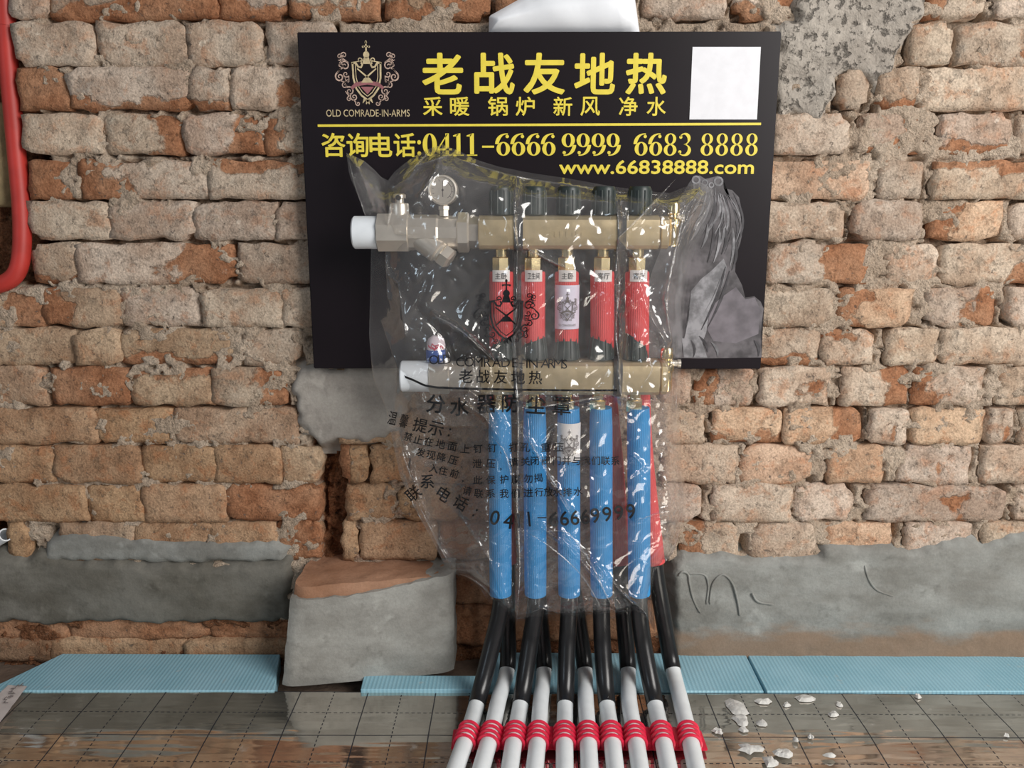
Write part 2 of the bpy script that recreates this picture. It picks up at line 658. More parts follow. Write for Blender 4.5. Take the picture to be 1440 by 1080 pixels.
def crest():
    """coat-of-arms ornament in a box of about 1 x 1; returns shield, scrolls, banner"""
    sh = []
    half = [(0, -.40), (.11, -.32), (.20, -.20), (.245, -.02), (.25, .18), (.25, .24)]
    sh.append(ribbon(half, .032))
    sh.append(ribbon([(x * .80, y * .86 + .01) for x, y in half], .014))
    sh.append(ribbon([(.27, .235), (.19, .235), (.15, .17), (.10, .16), (.075, .21), (.10, .245)], .034))
    sh.append(ribbon([(-.17, .14), (0.0, .0), (.17, -.17)], [.02, .03, .02]))
    sh.append(curl(.12, .285, .045, 200, -1.1, .02, (.25, .25)))
    sh.append(ribbon([(.0, -.40), (.03, -.47)], [.06, .01]))
    sh.append(ribbon([(.05, -.38), (.09, -.45)], [.05, .008]))
    out = sh + [mirror(p) for p in sh]
    out += [disc(0, .375, .055, .06), ribbon([(0, .22), (0, .33)], [.15, .09]), ribbon([(0, .43), (0, .60)], [.03, .022]),
            ribbon([(-.055, .515), (.055, .515)], .024), disc(0, .585, .02, .03), disc(-.055, .51, .018), disc(.055, .51, .018)]
    shield = join2(out)
    sc = []
    for cx, cy, r, a0, tn, w_, tl in [
        (.36, .33, .055, -60, 1.3, .02, (.29, .22)), (.43, .31, .045, 200, -1.2, .018, (.44, .18)),
        (.35, .17, .075, 30, 1.4, .024, (.44, .22)), (.42, .17, .05, -80, -1.2, .02, (.48, .06)),
        (.44, .0, .075, 60, -1.4, .026, (.40, .15)), (.34, .04, .05, -150, 1.2, .02, (.29, -.06)),
        (.36, -.13, .055, 120, -1.2, .02, (.44, -.06)), (.29, -.22, .07, 60, 1.4, .024, (.36, -.10)),
        (.22, -.31, .06, 20, -1.4, .022, (.31, -.24)), (.30, -.34, .04, 90, -1.1, .018, (.36, -.22)),
        (.16, -.41, .04, 30, -1.2, .018, (.24, -.35)), (.40, .245, .03, 0, 1.0, .014, (.46, .26)),
        (.31, -.07, .03, 0, 1.0, .014, (.36, .0))]:
        c = curl(cx, cy, r, a0, tn, w_, tl)
        sc += [c]
    b = [ribbon([(-.29, -.20), (-.2, -.13), (0, -.095), (.2, -.13), (.29, -.20)], [.05, .07, .075, .07, .05]),
         ([(-.12, -.17), (0, -.30), (.12, -.17)], [(0, 1, 2)])]
    d = [([(-.11, -.10), (-.05, -.02), (.05, -.02), (.11, -.10)], [(0, 1, 2, 3)])]
    return shield, join2(sc), join2(b), join2(d), mirror(join2(sc))


CREST = crest()


def digit(ch):
    """bold roman numerals with thick and thin strokes in a 0.6 x 1 box"""
    A = lambda cx, cy, rx, ry, a0, a1, n=16: [(cx + rx * math.cos(math.radians(a0 + (a1 - a0) * k / n)), cy + ry * math.sin(math.radians(a0 + (a1 - a0) * k / n))) for k in range(n + 1)]
    if ch == '0':
        return ring(.3, .5, .28, .5, .10, .455)
    if ch == '1':
        return join2([([(.23, .03), (.39, .03), (.39, 1), (.33, 1), (.23, .93)], [(0, 1, 2, 3, 4)]),
                      ([(.1, 0), (.52, 0), (.52, .05), (.1, .05)], [(0, 1, 2, 3)]), ([(.1, .86), (.25, .86), (.33, 1), (.1, .91)], [(0, 1, 2, 3)])])
    if ch == '4':
        return join2([([(.33, .03), (.47, .03), (.47, 1), (.33, 1)], [(0, 1, 2, 3)]), ([(.02, .24), (.58, .24), (.58, .33), (.02, .33)], [(0, 1, 2, 3)]),
                      ([(.02, .33), (.09, .33), (.42, .97), (.40, 1)], [(0, 1, 2, 3)]), ([(.23, 0), (.57, 0), (.57, .05), (.23, .05)], [(0, 1, 2, 3)])])
    if ch in '69':
        p = [ring(.31, .31, .275, .31, .11, .265)]
        arc = A(.44, .50, .385, .475, 178, 82)
        p.append(ribbon(arc, [.15] * 6 + [.14, .13, .115, .1, .085, .07, .06, .055, .05, .05, .05]))
        p.append(disc(.47, .86, .07, .075))
        r = join2(p)
        if ch == '9':
            r = [(.6 - x, 1 - y) for x, y in r[0]], r[1]
        return r
    if ch == '8':
        return join2([ring(.3, .26, .275, .26, .12, .215), ring(.3, .75, .245, .25, .11, .21)])
    if ch == '3':
        p = [ribbon(A(.27, .745, .2, .235, 150, -90), [.05] * 4 + [.07, .1, .125, .14, .145, .14, .125, .1, .07, .05, .045, .045, .045]),
             ribbon(A(.26, .265, .24, .245, 90, -150), [.045] * 3 + [.06, .09, .12, .145, .15, .15, .145, .12, .09, .065, .05, .045, .045, .045]),
             disc(.11, .83, .07, .075), disc(.09, .17, .07, .075)]
        return join2(p)
    if ch == '-':
        return [(.06, .36), (.54, .36), (.54, .45), (.06, .45)], [(0, 1, 2, 3)]
    return [], []


def plate(shape, fn, th=.0006):
    """turns a 2D shape into a thin printed layer; fn maps (u, v) to a point"""
    mb = MB()
    mb.add([fn(u, v) for u, v in shape[0]], shape[1])
    return mb


# ------------------------------------------------------------------ the setting: brick wall
def P0(px, py):
    p = at(px, py, 0)
    return p.x, p.z


# rows of bricks traced from the photograph: (y0, y1, [(x0, x1, where the clay shows, tone)])
ROWS = [
    (-108, -58, [(-60, 40, '', 0), (52, 175, '', 0), (188, 400, 'r', 0), (412, 530, '', 0), (545, 660, 'b', 0), (672, 880, 'l', 0), (893, 1010, '', 0), (1022, 1240, '', 0), (1252, 1380, 'b', 0), (1392, 1520, '', 0)]),
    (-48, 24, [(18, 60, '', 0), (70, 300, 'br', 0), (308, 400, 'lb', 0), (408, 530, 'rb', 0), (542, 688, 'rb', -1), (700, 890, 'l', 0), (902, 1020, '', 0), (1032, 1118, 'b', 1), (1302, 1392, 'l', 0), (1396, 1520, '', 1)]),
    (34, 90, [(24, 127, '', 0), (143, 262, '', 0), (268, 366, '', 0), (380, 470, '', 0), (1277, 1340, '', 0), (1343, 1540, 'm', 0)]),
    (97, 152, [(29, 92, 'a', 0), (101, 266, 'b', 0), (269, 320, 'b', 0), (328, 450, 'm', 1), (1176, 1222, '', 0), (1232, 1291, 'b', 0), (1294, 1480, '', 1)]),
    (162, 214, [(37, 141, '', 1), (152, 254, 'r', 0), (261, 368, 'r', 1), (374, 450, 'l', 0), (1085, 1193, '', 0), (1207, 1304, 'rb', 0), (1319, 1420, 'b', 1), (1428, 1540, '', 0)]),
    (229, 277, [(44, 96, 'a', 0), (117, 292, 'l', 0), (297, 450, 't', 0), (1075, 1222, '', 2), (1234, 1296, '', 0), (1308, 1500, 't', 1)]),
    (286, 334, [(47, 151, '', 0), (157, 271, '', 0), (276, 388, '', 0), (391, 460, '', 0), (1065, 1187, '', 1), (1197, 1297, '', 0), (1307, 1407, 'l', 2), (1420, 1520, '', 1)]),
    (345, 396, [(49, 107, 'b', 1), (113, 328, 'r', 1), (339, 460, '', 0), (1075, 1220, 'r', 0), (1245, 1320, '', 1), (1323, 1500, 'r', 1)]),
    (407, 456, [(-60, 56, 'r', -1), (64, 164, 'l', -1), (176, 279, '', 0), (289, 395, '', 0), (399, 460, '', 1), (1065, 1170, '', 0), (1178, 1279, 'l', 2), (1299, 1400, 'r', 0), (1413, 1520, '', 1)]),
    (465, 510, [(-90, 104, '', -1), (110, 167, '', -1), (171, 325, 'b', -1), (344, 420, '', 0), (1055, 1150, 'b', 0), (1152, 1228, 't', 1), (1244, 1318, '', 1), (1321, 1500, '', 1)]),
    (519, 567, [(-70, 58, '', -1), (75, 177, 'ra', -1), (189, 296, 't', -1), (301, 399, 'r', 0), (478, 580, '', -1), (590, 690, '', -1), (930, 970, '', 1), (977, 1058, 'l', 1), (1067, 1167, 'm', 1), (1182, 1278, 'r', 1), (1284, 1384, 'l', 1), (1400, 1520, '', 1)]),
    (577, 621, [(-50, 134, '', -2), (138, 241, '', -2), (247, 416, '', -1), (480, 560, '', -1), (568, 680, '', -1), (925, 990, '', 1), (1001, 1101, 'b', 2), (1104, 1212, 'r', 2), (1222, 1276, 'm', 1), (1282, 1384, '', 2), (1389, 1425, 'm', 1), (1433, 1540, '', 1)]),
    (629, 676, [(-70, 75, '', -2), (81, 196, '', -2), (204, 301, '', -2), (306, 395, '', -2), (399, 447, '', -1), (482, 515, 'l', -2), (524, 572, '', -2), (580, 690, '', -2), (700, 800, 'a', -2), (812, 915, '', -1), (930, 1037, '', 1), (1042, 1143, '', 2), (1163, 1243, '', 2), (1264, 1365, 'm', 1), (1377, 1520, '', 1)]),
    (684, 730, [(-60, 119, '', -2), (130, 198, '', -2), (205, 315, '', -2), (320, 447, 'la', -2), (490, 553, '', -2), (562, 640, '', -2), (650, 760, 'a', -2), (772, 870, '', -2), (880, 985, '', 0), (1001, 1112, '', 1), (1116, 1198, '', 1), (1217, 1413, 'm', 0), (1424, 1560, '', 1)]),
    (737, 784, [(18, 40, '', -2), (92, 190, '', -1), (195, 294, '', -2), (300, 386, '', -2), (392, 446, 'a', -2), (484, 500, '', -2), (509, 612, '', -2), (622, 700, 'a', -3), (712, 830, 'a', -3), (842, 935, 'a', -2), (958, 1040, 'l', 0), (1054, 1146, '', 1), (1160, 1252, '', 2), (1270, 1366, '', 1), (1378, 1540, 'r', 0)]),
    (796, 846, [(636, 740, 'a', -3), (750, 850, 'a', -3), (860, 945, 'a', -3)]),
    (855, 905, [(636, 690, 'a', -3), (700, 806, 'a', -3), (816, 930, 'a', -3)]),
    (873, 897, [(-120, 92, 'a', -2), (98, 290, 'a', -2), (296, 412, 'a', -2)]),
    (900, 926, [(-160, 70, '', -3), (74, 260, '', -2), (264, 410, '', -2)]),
]
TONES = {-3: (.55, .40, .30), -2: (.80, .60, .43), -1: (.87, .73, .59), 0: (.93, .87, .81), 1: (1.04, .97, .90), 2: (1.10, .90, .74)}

rects = []
for y0, y1, br in ROWS:
    for x0, x1, fl, tn in br:
        a = P0(x0 - 2, y1 + 3)
        b_ = P0(x1 + 2, y0 - 2.5)
        rects.append((a[0], b_[0], a[1], b_[1], fl, tn, y0))
RX = np.array([r[:4] for r in rects])

# the mortar bed: a relief the bricks stand in
WX0, WX1, WZ0, WZ1, DX = -1.06, 1.06, -0.03, 1.13, .0031
nx, nz = int((WX1 - WX0) / DX), int((WZ1 - WZ0) / DX)
xs = np.linspace(WX0, WX1, nx)
zs = np.linspace(WZ0, WZ1, nz)
GX, GZ = np.meshgrid(xs, zs)


def gridnoise(fx, fz, seed, amp=1.0, octv=3):
    """value noise on the wall's grid"""
    out = np.zeros_like(GX)
    r = np.random.RandomState(seed)
    a = 1.0
    tot = 0
    for o in range(octv):
        k = 2 ** o
        gx, gz = GX * fx * k, GZ * fz * k
        gx, gz = gx - gx.min(), gz - gz.min()
        tab = r.rand(int(gz.max()) + 3, int(gx.max()) + 3)
        ix, iz = gx.astype(int), gz.astype(int)
        u, v = gx - ix, gz - iz
        u, v = u * u * (3 - 2 * u), v * v * (3 - 2 * v)
        out += a * ((tab[iz, ix] * (1 - u) + tab[iz, ix + 1] * u) * (1 - v) + (tab[iz + 1, ix] * (1 - u) + tab[iz + 1, ix + 1] * u) * v)
        tot += a
        a *= .55
    return amp * (out / tot - .5) * 2


def sstep(a, b, x):
    t = np.clip((x - a) / (b - a), 0, 1)
    return t * t * (3 - 2 * t)


DIST = np.full_like(GX, 9.0)
for x0, x1, z0, z1 in RX:
    dx_ = np.maximum(np.maximum(x0 - GX, GX - x1), 0)
    dz_ = np.maximum(np.maximum(z0 - GZ, GZ - z1), 0)
    DIST = np.minimum(DIST, np.hypot(dx_, dz_))
HM = -.0012 + gridnoise(40, 60, 1, .0055) + gridnoise(170, 170, 2, .0036, 2)
trench = sstep(.0058, .0008, DIST) * sstep(-.08, .22, gridnoise(24, 34, 5))
HM += trench * .024
HM += sstep(.2, .5, gridnoise(80, 110, 9)) * .010
CLAY = np.zeros_like(GX)


def boxmask(px0, py0, px1, py1, soft=.006, wob=.008):
    a, b2 = P0(px0, py1), P0(px1, py0)
    n1 = gridnoise(35, 35, 11, wob)
    d = np.maximum(np.maximum(a[0] - GX, GX - b2[0]), np.maximum(a[1] - GZ, GZ - b2[1])) + n1
    return sstep(soft, -soft, d)


# chases and holes cut into the wall
ch = boxmask(449, 612, 481, 792)
HM += ch * .034
CLAY = np.maximum(CLAY, ch)
ch = boxmask(-90, -120, 19, 250, wob=.01) + boxmask(-90, 150, 40, 405, wob=.012)
ch = np.clip(ch, 0, 1)
HM += ch * .052
CLAY = np.maximum(CLAY, ch)
ch = boxmask(-20, 733, 16, 772, wob=.003)
HM += ch * .05
CLAY = np.maximum(CLAY, ch)
ch = boxmask(630, 790, 948, 960)
HM += ch * .02
CLAY = np.maximum(CLAY, ch)
ch = boxmask(-200, 868, 640, 960)
CLAY = np.maximum(CLAY, ch)
ch = boxmask(430, 610, 660, 800, soft=.03)
CLAY = np.maximum(CLAY, ch * .45)
for hx, hy, hw, hh in [(82, 757, 8, 14), (190, 752, 4, 12), (500, 758, 7, 12), (1100, 590, 6, 18), (1210, 600, 8, 22), (1255, 745, 7, 12), (1043, 765, 6, 12), (330, 215, 10, 3)]:
    m_ = boxmask(hx - hw, hy - hh, hx + hw, hy + hh, soft=.004, wob=.004)
    HM += m_ * .022

verts = np.stack([GX.ravel(), HM.ravel(), GZ.ravel()], 1)
idx = np.arange(nx * nz).reshape(nz, nx)
quads = np.stack([idx[:-1, :-1].ravel(), idx[:-1, 1:].ravel(), idx[1:, 1:].ravel(), idx[1:, :-1].ravel()], 1)


def np_mesh(name, v, q):
    me = bpy.data.meshes.new(name)
    me.vertices.add(len(v))
    me.vertices.foreach_set('co', np.asarray(v, dtype=np.float32).ravel())
    me.loops.add(q.size)
    me.loops.foreach_set('vertex_index', q.astype(np.int32).ravel())
    me.polygons.add(len(q))
    me.polygons.foreach_set('loop_start', np.arange(0, q.size, q.shape[1], dtype=np.int32))
    me.update(calc_edges=True)
    me.validate()
    return me


me = np_mesh('wall_back', verts, quads)
at_ = me.attributes.new('clay', 'FLOAT', 'POINT')
at_.data.foreach_set('value', CLAY.ravel().astype(np.float32))
wall = link('wall_back', me, M['mortar'], angle=180, fix=False)
wall['kind'] = 'structure'
wall['label'] = 'old brick wall with rough mortar joints and flaking limewash'


def make_brick(x0, x1, z0, z1, fl, tn, key):
    wd, ht = x1 - x0, z1 - z0
    cx, cz = (x0 + x1) / 2, (z0 + z1) / 2
    hx, hz = wd / 2, ht / 2
    nxx, nzz = max(4, int(wd / .0095)), max(5, int(ht / .0075))
    sd = random.random() * 100
    fy = -.0015 - random.random() * .005
    ty, tx = random.uniform(-.03, .03), random.uniform(-.05, .05)
    vs, ex = [], []
    corner = [random.choice((.1, .2, .5, .9, 2.2)) for _ in range(4)]
    for j in range(nzz + 1):
        for i in range(nxx + 1):
            s, t = i / nxx * 2 - 1, j / nzz * 2 - 1
            X, Z = s * hx, t * hz
            es, et = abs(s) ** 4, abs(t) ** 4
            wx, wz = cx + X, cz + Z
            cr = corner[(s > 0) + 2 * (t > 0)]
            X2 = X - math.copysign(.0045 * cr * es * abs(t) ** 5, s) + (N(wx * 60 + sd, wz * 60, 1) * .0050 + N(wx * 140, wz * 140 + sd, 1) * .002) * es
            Z2 = Z - math.copysign(.0035 * cr * et * abs(s) ** 12, t) + (N(wx * 30, wz * 45 + sd, 5) * .0056 + N(wx * 130, wz * 130 + sd, 5) * .0022) * et
            # where the limewash has come away and the clay shows
            e = -.1 + .34 * FB(wx * 9 + sd, wz * 14, 3)
            os_, ot_ = s, t
            s += .55 * N(wx * 22 + sd, wz * 30, 11) + .3 * N(wx * 60, wz * 60 + sd, 12)
            t += .75 * N(wx * 20, wz * 26 + sd, 13) + .35 * N(wx * 60, wz * 60 + sd, 14)
            if 'a' in fl:
                e = max(e, .95 + .1 * N(wx * 20, wz * 20))
            if 'l' in fl:
                e = max(e, .95 - sm(-.55, .1, s) * 1.0)
            if 'r' in fl:
                e = max(e, sm(-.1, .5, s) * .95)
            if 't' in fl:
                e = max(e, sm(.15, .7, t) * .9)
            if 'b' in fl:
                e = max(e, .9 - sm(-.75, -.15, t) * 1.0)
            if 'm' in fl:
                e = max(e, .9 - (s - .35) ** 2 * 5 - (t + .2) ** 2 * 1.2)
            s, t = os_, ot_
            rim = max(abs(s) ** 18, abs(t) ** 12)
            y = fy + rim * (.0015 + .006 * abs(N(wx * 30, wz * 30, sd))) + FB(wx * 26 + sd, wz * 26, 7) * .0026 + X * ty + Z * tx + max(0, e) * .004
            vs.append((X2, y, Z2))
            ex.append(max(0, min(1, e)))
    W1 = nxx + 1
    fs = [(j * W1 + i, j * W1 + i + 1, (j + 1) * W1 + i + 1, (j + 1) * W1 + i) for j in range(nzz) for i in range(nxx)]
    loop = [i for i in range(W1)] + [j * W1 + nxx for j in range(1, nzz + 1)] + [nzz * W1 + i for i in range(nxx - 1, -1, -1)] + [j * W1 for j in range(nzz - 1, 0, -1)]
    n0 = len(vs)
    for k in loop:
        p = vs[k]
        vs.append((p[0] * .985, .045, p[2] * .97))
        ex.append(.4)
    L = len(loop)
    for k in range(L):
        k2 = (k + 1) % L
        fs.append((loop[k2], loop[k], n0 + k, n0 + k2))
    fs.append(tuple(n0 + k for k in range(L)))
    me = bpy.data.meshes.new('brick')
    me.from_pydata(vs, [], fs)
    a = me.attributes.new('exposed', 'FLOAT', 'POINT')
    a.data.foreach_set('value', ex)
    o = link('brick', me, M['brick'], wall, 180, (cx, 0, cz), fix=False)
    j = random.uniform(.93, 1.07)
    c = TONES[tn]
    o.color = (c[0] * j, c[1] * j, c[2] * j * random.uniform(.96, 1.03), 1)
    return o


for r in rects:
    dz = .016 if (r[6] in (796, 855) and -.1 < r[0] < .4) else 0
    b_ = make_brick(*r[:6], r[6])
    if dz:
        b_.location.y += dz


def sdist(poly, X, Z):
    """signed distance to a polygon, negative inside"""
    d = np.full_like(X, 1e9)
    ins = np.zeros(X.shape, bool)
    n = len(poly)
    for i in range(n):
        ax, az = poly[i]
        bx, bz = poly[(i + 1) % n]
        ex_, ez_ = bx - ax, bz - az
        t = np.clip(((X - ax) * ex_ + (Z - az) * ez_) / (ex_ * ex_ + ez_ * ez_ + 1e-12), 0, 1)
        d = np.minimum(d, np.hypot(X - ax - t * ex_, Z - az - t * ez_))
        c = ((az > Z) != (bz > Z)) & (X < (bx - ax) * (Z - az) / (bz - az + 1e-12) + ax)
        ins ^= c
    return np.where(ins, -d, d)


def patch(name, poly_px, front, mat, seed, rough=.002, wob=.006, lab=None):
    """a skin of plaster on the wall that thins out and dives into it at its ragged edge"""
    poly = [P0(*p) for p in poly_px]
    pa = np.array(poly)
    st = .0045
    X, Z = np.meshgrid(np.arange(pa[:, 0].min() - .03, pa[:, 0].max() + .03, st), np.arange(max(-.03, pa[:, 1].min() - .03), pa[:, 1].max() + .03, st))
    d = sdist(poly, X, Z)
    Y = np.zeros_like(X)
    for i in range(X.shape[0]):
        for j in range(X.shape[1]):
            x, z = X[i, j], Z[i, j]
            dd = d[i, j] + N(x * 55, z * 55, seed) * wob + N(x * 18, z * 18, seed + 3) * wob * 1.2
            Y[i, j] = front + FB(x * 9, z * 14, seed + 9, 3) * rough + N(x * 70, z * 70, seed) * rough * .3 + sm(-.012, .014, dd) * .035
    n_, m_ = X.shape
    ii = np.arange(n_ * m_).reshape(n_, m_)
    q = np.stack([ii[:-1, :-1].ravel(), ii[:-1, 1:].ravel(), ii[1:, 1:].ravel(), ii[1:, :-1].ravel()], 1)
    keep = (d.ravel()[q] < .02).any(1)
    q = q[keep]
    used, inv = np.unique(q.ravel(), return_inverse=True)
    v = np.stack([X.ravel(), Y.ravel(), Z.ravel()], 1)[used]
    me = np_mesh(name, v, inv.reshape(q.shape))
    o = link(name, me, mat, wall, 180, fix=False)
    if lab:
        o['label'] = lab
    return o


patch('plaster_patch', [(62, 760), (90, 744), (150, 741), (188, 756), (196, 751), (290, 757), (385, 755), (408, 768), (405, 792), (62, 790)], -.0095, M['plaster'], 31, .002, .005, lab='thin pale skim of cement along the top of the plaster band')
patch('plaster_patch', [(-260, 778), (0, 776), (62, 778), (120, 782), (200, 786), (290, 788), (385, 786), (412, 780), (412, 874), (-260, 878)], -.012, M['plaster_olive'], 3, .003, lab='grey plaster band smoothed over the foot of the wall')
patch('plaster_patch', [(944, 790), (958, 776), (1030, 772), (1060, 778), (1150, 780), (1160, 766), (1252, 760), (1275, 770), (1360, 752), (1378, 760), (1440, 740), (1720, 735), (1720, 935), (944, 935)], -.012, M['plaster'], 8, .003, lab='grey plaster band with a brown stained foot')
patch('plaster_patch', [(404, 545), (418, 520), (440, 510), (570, 505), (600, 520), (590, 560), (545, 622), (480, 620), (450, 626), (425, 618), (418, 590)], -.009, M['plaster2'], 14, .003, .009)
patch('plaster_patch', [(1100, -60), (1310, -60), (1296, 22), (1285, 40), (1262, 68), (1258, 96), (1232, 128), (1205, 108), (1178, 110), (1172, 150), (1150, 168), (1090, 166), (1085, 40), (1116, 24)], -.010, M['smear'], 22, .009, .012, lab='grey mortar smear beside the black sign')

for pts in ([(954, 810), (960, 804), (968, 808), (970, 822), (976, 845), (985, 862)], [(966, 806), (990, 808), (996, 824), (993, 850)], [(998, 850), (1002, 822), (1016, 808), (1030, 820), (1038, 848), (1040, 866)], [(1058, 834), (1066, 846), (1088, 850)], [(1216, 795), (1222, 815), (1234, 830), (1256, 838)]):
    tp = spline([at(x, y, -.0122) for x, y in pts], 5)
    MB().tube(tp, [.0008] + [.0019] * (len(tp) - 2) + [.0008], 8).build('trowel_ridge', M['plaster'], wall, 180)

# ------------------------------------------------------------------ floor: foil over insulation board, slab below
mb = MB()
mb.box((-1.2, -2.5, -.05), (1.2, .05, -.024))
o = mb.build('floor_slab', M['slab'])
o['kind'] = 'structure'
fx0 = atz(140.3, 972, 0).x
fy0 = atz(720, 1034, 0).y
FE = atz(720, 974, 0).y
y27 = atz(720, 1026, 0).y
X, Y = np.meshgrid(np.linspace(-1.2, 1.2, 160), np.linspace(-2.4, FE, 110))
Z = np.zeros_like(X)
for i in range(X.shape[0]):
    for j in range(X.shape[1]):
        x, y = X[i, j], Y[i, j]
        Z[i, j] = .0012 * N(x * 5, y * 14, 2) + .0006 * N(x * 22, y * 40, 9)
        lf = sm(-.62, -.86, x)
        Z[i, j] -= .075 * max(0, min(y27 - y, .14))
        Z[i, j] += lf * .004 * abs(N(x * 25, y * 30, 4))
Y[-1, :] += [.0015 * N(x * 20, 0, 3) for x in X[-1, :]]
n_, m_ = X.shape
ii = np.arange(n_ * m_).reshape(n_, m_)
q = np.stack([ii[:-1, :-1].ravel(), ii[:-1, 1:].ravel(), ii[1:, 1:].ravel(), ii[1:, :-1].ravel()], 1)
# a rim so that the foil-faced board has thickness
v = np.stack([X.ravel(), Y.ravel(), Z.ravel()], 1)
rim = ii[-1, :]
v2 = v[rim].copy()
v2[:, 2] = -.024
base = len(v)
v = np.concatenate([v, v2])
q2 = np.stack([rim[:-1], rim[1:], base + np.arange(1, m_), base + np.arange(0, m_ - 1)], 1)
me = np_mesh('floor', v, np.concatenate([q, q2]))
fl = link('floor', me, film_floor_material(fx0, fy0), angle=50, fix=False)
fl['kind'] = 'structure'
fl['label'] = 'shiny foil floor film printed with a grid of black lines'


def slab(name, pts, z0, z1, mat, parent=None, bev=.0012):
    """a flat board from floor points"""
    bm = bmesh.new()
    vs = [bm.verts.new((p[0], p[1], z0)) for p in pts]
    f = bm.faces.new(vs)
    r = bmesh.ops.extrude_face_region(bm, geom=[f])
    for e in r['geom']:
        if isinstance(e, bmesh.types.BMVert):
            e.co.z = z1
    bmesh.ops.recalc_face_normals(bm, faces=bm.faces[:])
    bmesh.ops.bevel(bm, geom=bm.edges[:], offset=bev, segments=1, affect='EDGES')
    c = sum((Vector((p[0], p[1], z0)) for p in pts), Vector()) / len(pts)
    return MB().bm(bm).build(name, mat, parent, 30, c)


FZ = .003


def floor_board(px, label, z0=-.0235, z1=FZ):
    p = [atz(a, b, z1) for a, b in px]
    tag(slab('foam_strip', p, z0, z1, M['foam']), label, 'foam board', 'blue foam edge strips')


FY = FE + .001
floor_board([(88, 919), (394, 920), (386, 971), (-2, 971), (-130, 1030), (-300, 1030)][:4] + [(-60, 990)], 'blue foam strip left of the rendered block, under the printed tape')
floor_board([(512, 949), (670, 950), (665, 969.5), (507, 969.5)], 'short blue foam strip in front of the rendered block', -.0235, .006)
floor_board([(692, 917), (1048, 919), (1074, 972), (676, 972)], 'blue foam strip running behind the black and white pipes')
floor_board([(1051, 919), (1620, 917), (1700, 972), (1078, 972)], 'long blue foam strip at the right under the plaster band')

# ------------------------------------------------------------------ rendered block at the foot of the wall
blk = thing('masonry_block', 'stub of brick masonry rendered in grey standing against the wall', 'block', (atz(515, 960, 0).x, -.05, 0))
zt = .150
FL, FR = atz(394, 968, 0), atz(638, 946, 0)
TL, TR = at(408, 842, FL.y + .004), at(637, 822, FR.y + .002)


def block_mesh(z0, z1, y_in, x_in, seed, amp, nzz, rise=0.0, ragged=0.0):
    bm = bmesh.new()
    nxx, nyy = 30, 14
    pts = {}
    mb_ = MB()

    def pos(s, d, t):
        z = z0 + (z1 + rise * sm(.35, 1, s) + ragged * N(s * 14, d * 4, seed) - z0) * t
        k = min(1, max(0, z / .15))
        lx, rx = FL.x + (TL.x - FL.x) * k + x_in, FR.x + (TR.x - FR.x) * k - x_in
        ly, ry = FL.y + (TL.y - FL.y) * k + y_in, FR.y + (TR.y - FR.y) * k + y_in
        x = lx + (rx - lx) * s
        yf = ly + (ry - ly) * s
        # worn corners
        yf += .010 * (abs(s * 2 - 1) ** 14)
        y = yf + (.03 - yf) * d
        n = Vector((N(x * 30, y * 30 + seed, z * 30), N(x * 30 + 9, y * 30, z * 30 + seed), N(x * 30, y * 30, z * 30 + 5 + seed)))
        n += .5 * Vector((N(x * 80, y * 80 + seed, z * 80), N(x * 80 + 9, y * 80, z * 80 + seed), N(x * 80, y * 80, z * 80 + 5 + seed)))
        return Vector((x, y, z)) + n * amp * (1 if z > .002 else 0)
    for fn, a, b_ in ((lambda u, v_: pos(u, 0, v_), nxx, nzz), (lambda u, v_: pos(0, 1 - u, v_), nyy, nzz), (lambda u, v_: pos(1, u, v_), nyy, nzz), (lambda u, v_: pos(u, v_, 1), nxx, nyy)):
        vs = [fn(i / a, j / b_) for j in range(b_ + 1) for i in range(a + 1)]
        mb_.add(vs, [(j * (a + 1) + i, j * (a + 1) + i + 1, (j + 1) * (a + 1) + i + 1, (j + 1) * (a + 1) + i) for j in range(b_) for i in range(a)])
    me_ = MB()
    bm = bmesh.new()
    vv = [bm.verts.new(p) for p in mb_.v]
    for f in mb_.f:
        bm.faces.new([vv[i] for i in f])
    bmesh.ops.remove_doubles(bm, verts=bm.verts[:], dist=.0008)
    return me_.bm(bm)


block_mesh(0.0005, .139, 0, 0, 3, .0022, 22, .022, .004).build('render_coat', M['render'], blk, 50)
block_mesh(.125, .158, .006, .004, 17, .0035, 6).build('brick_top', M['clay'], blk, 40)

# ------------------------------------------------------------------ black sign
SY = -.032
c4 = [at(419, 46, SY), at(1100, 43, SY), at(1069, 517, SY), at(440, 520, SY)]
sx0, sx1 = (c4[0].x + c4[3].x) / 2, (c4[1].x + c4[2].x) / 2
sz1, sz0 = (c4[0].z + c4[1].z) / 2, (c4[2].z + c4[3].z) / 2
print('SIGN', [tuple(round(x, 4) for x in p) for p in c4])
sign = thing('sign_board', 'black sign with yellow Chinese lettering and phone number mounted on the bricks', 'sign', ((sx0 + sx1) / 2, SY, sz0))
bo = MB().box((sx0, SY, sz0), (sx1, SY + .012, sz1), .0012).build('panel', M['sign'], sign)


def on_sign(dy=.0006):
    return lambda px, py: at(px, py, SY - dy)


def sign_text(s, x0, y0, x1, y1, bold=0.0, mat='yellow', name='lettering', dy=.0006):
    sh = text2d(s, bold)
    a, b_ = at(x0, y1, SY - dy), at(x1, y0, SY - dy)
    vs = [(a.x + (b_.x - a.x) * u, SY - dy - (i // sh[3]) * 6e-5, a.z + (b_.z - a.z) * v) for i, (u, v) in enumerate(sh[0])]
    MB().add(vs, sh[1]).build(name, M[mat], sign, None)


def sign_shape(sh, cx, cy, sc, mat, name, dy=.0006, sy=1.0):
    c = at(cx, cy, SY - dy)
    k = (at(cx + 100, cy, SY - dy).x - c.x) / 100 * sc
    plate(sh, lambda u, v: (c.x + u * k, SY - dy, c.z + v * k * sy)).build(name, M[mat], sign, None)


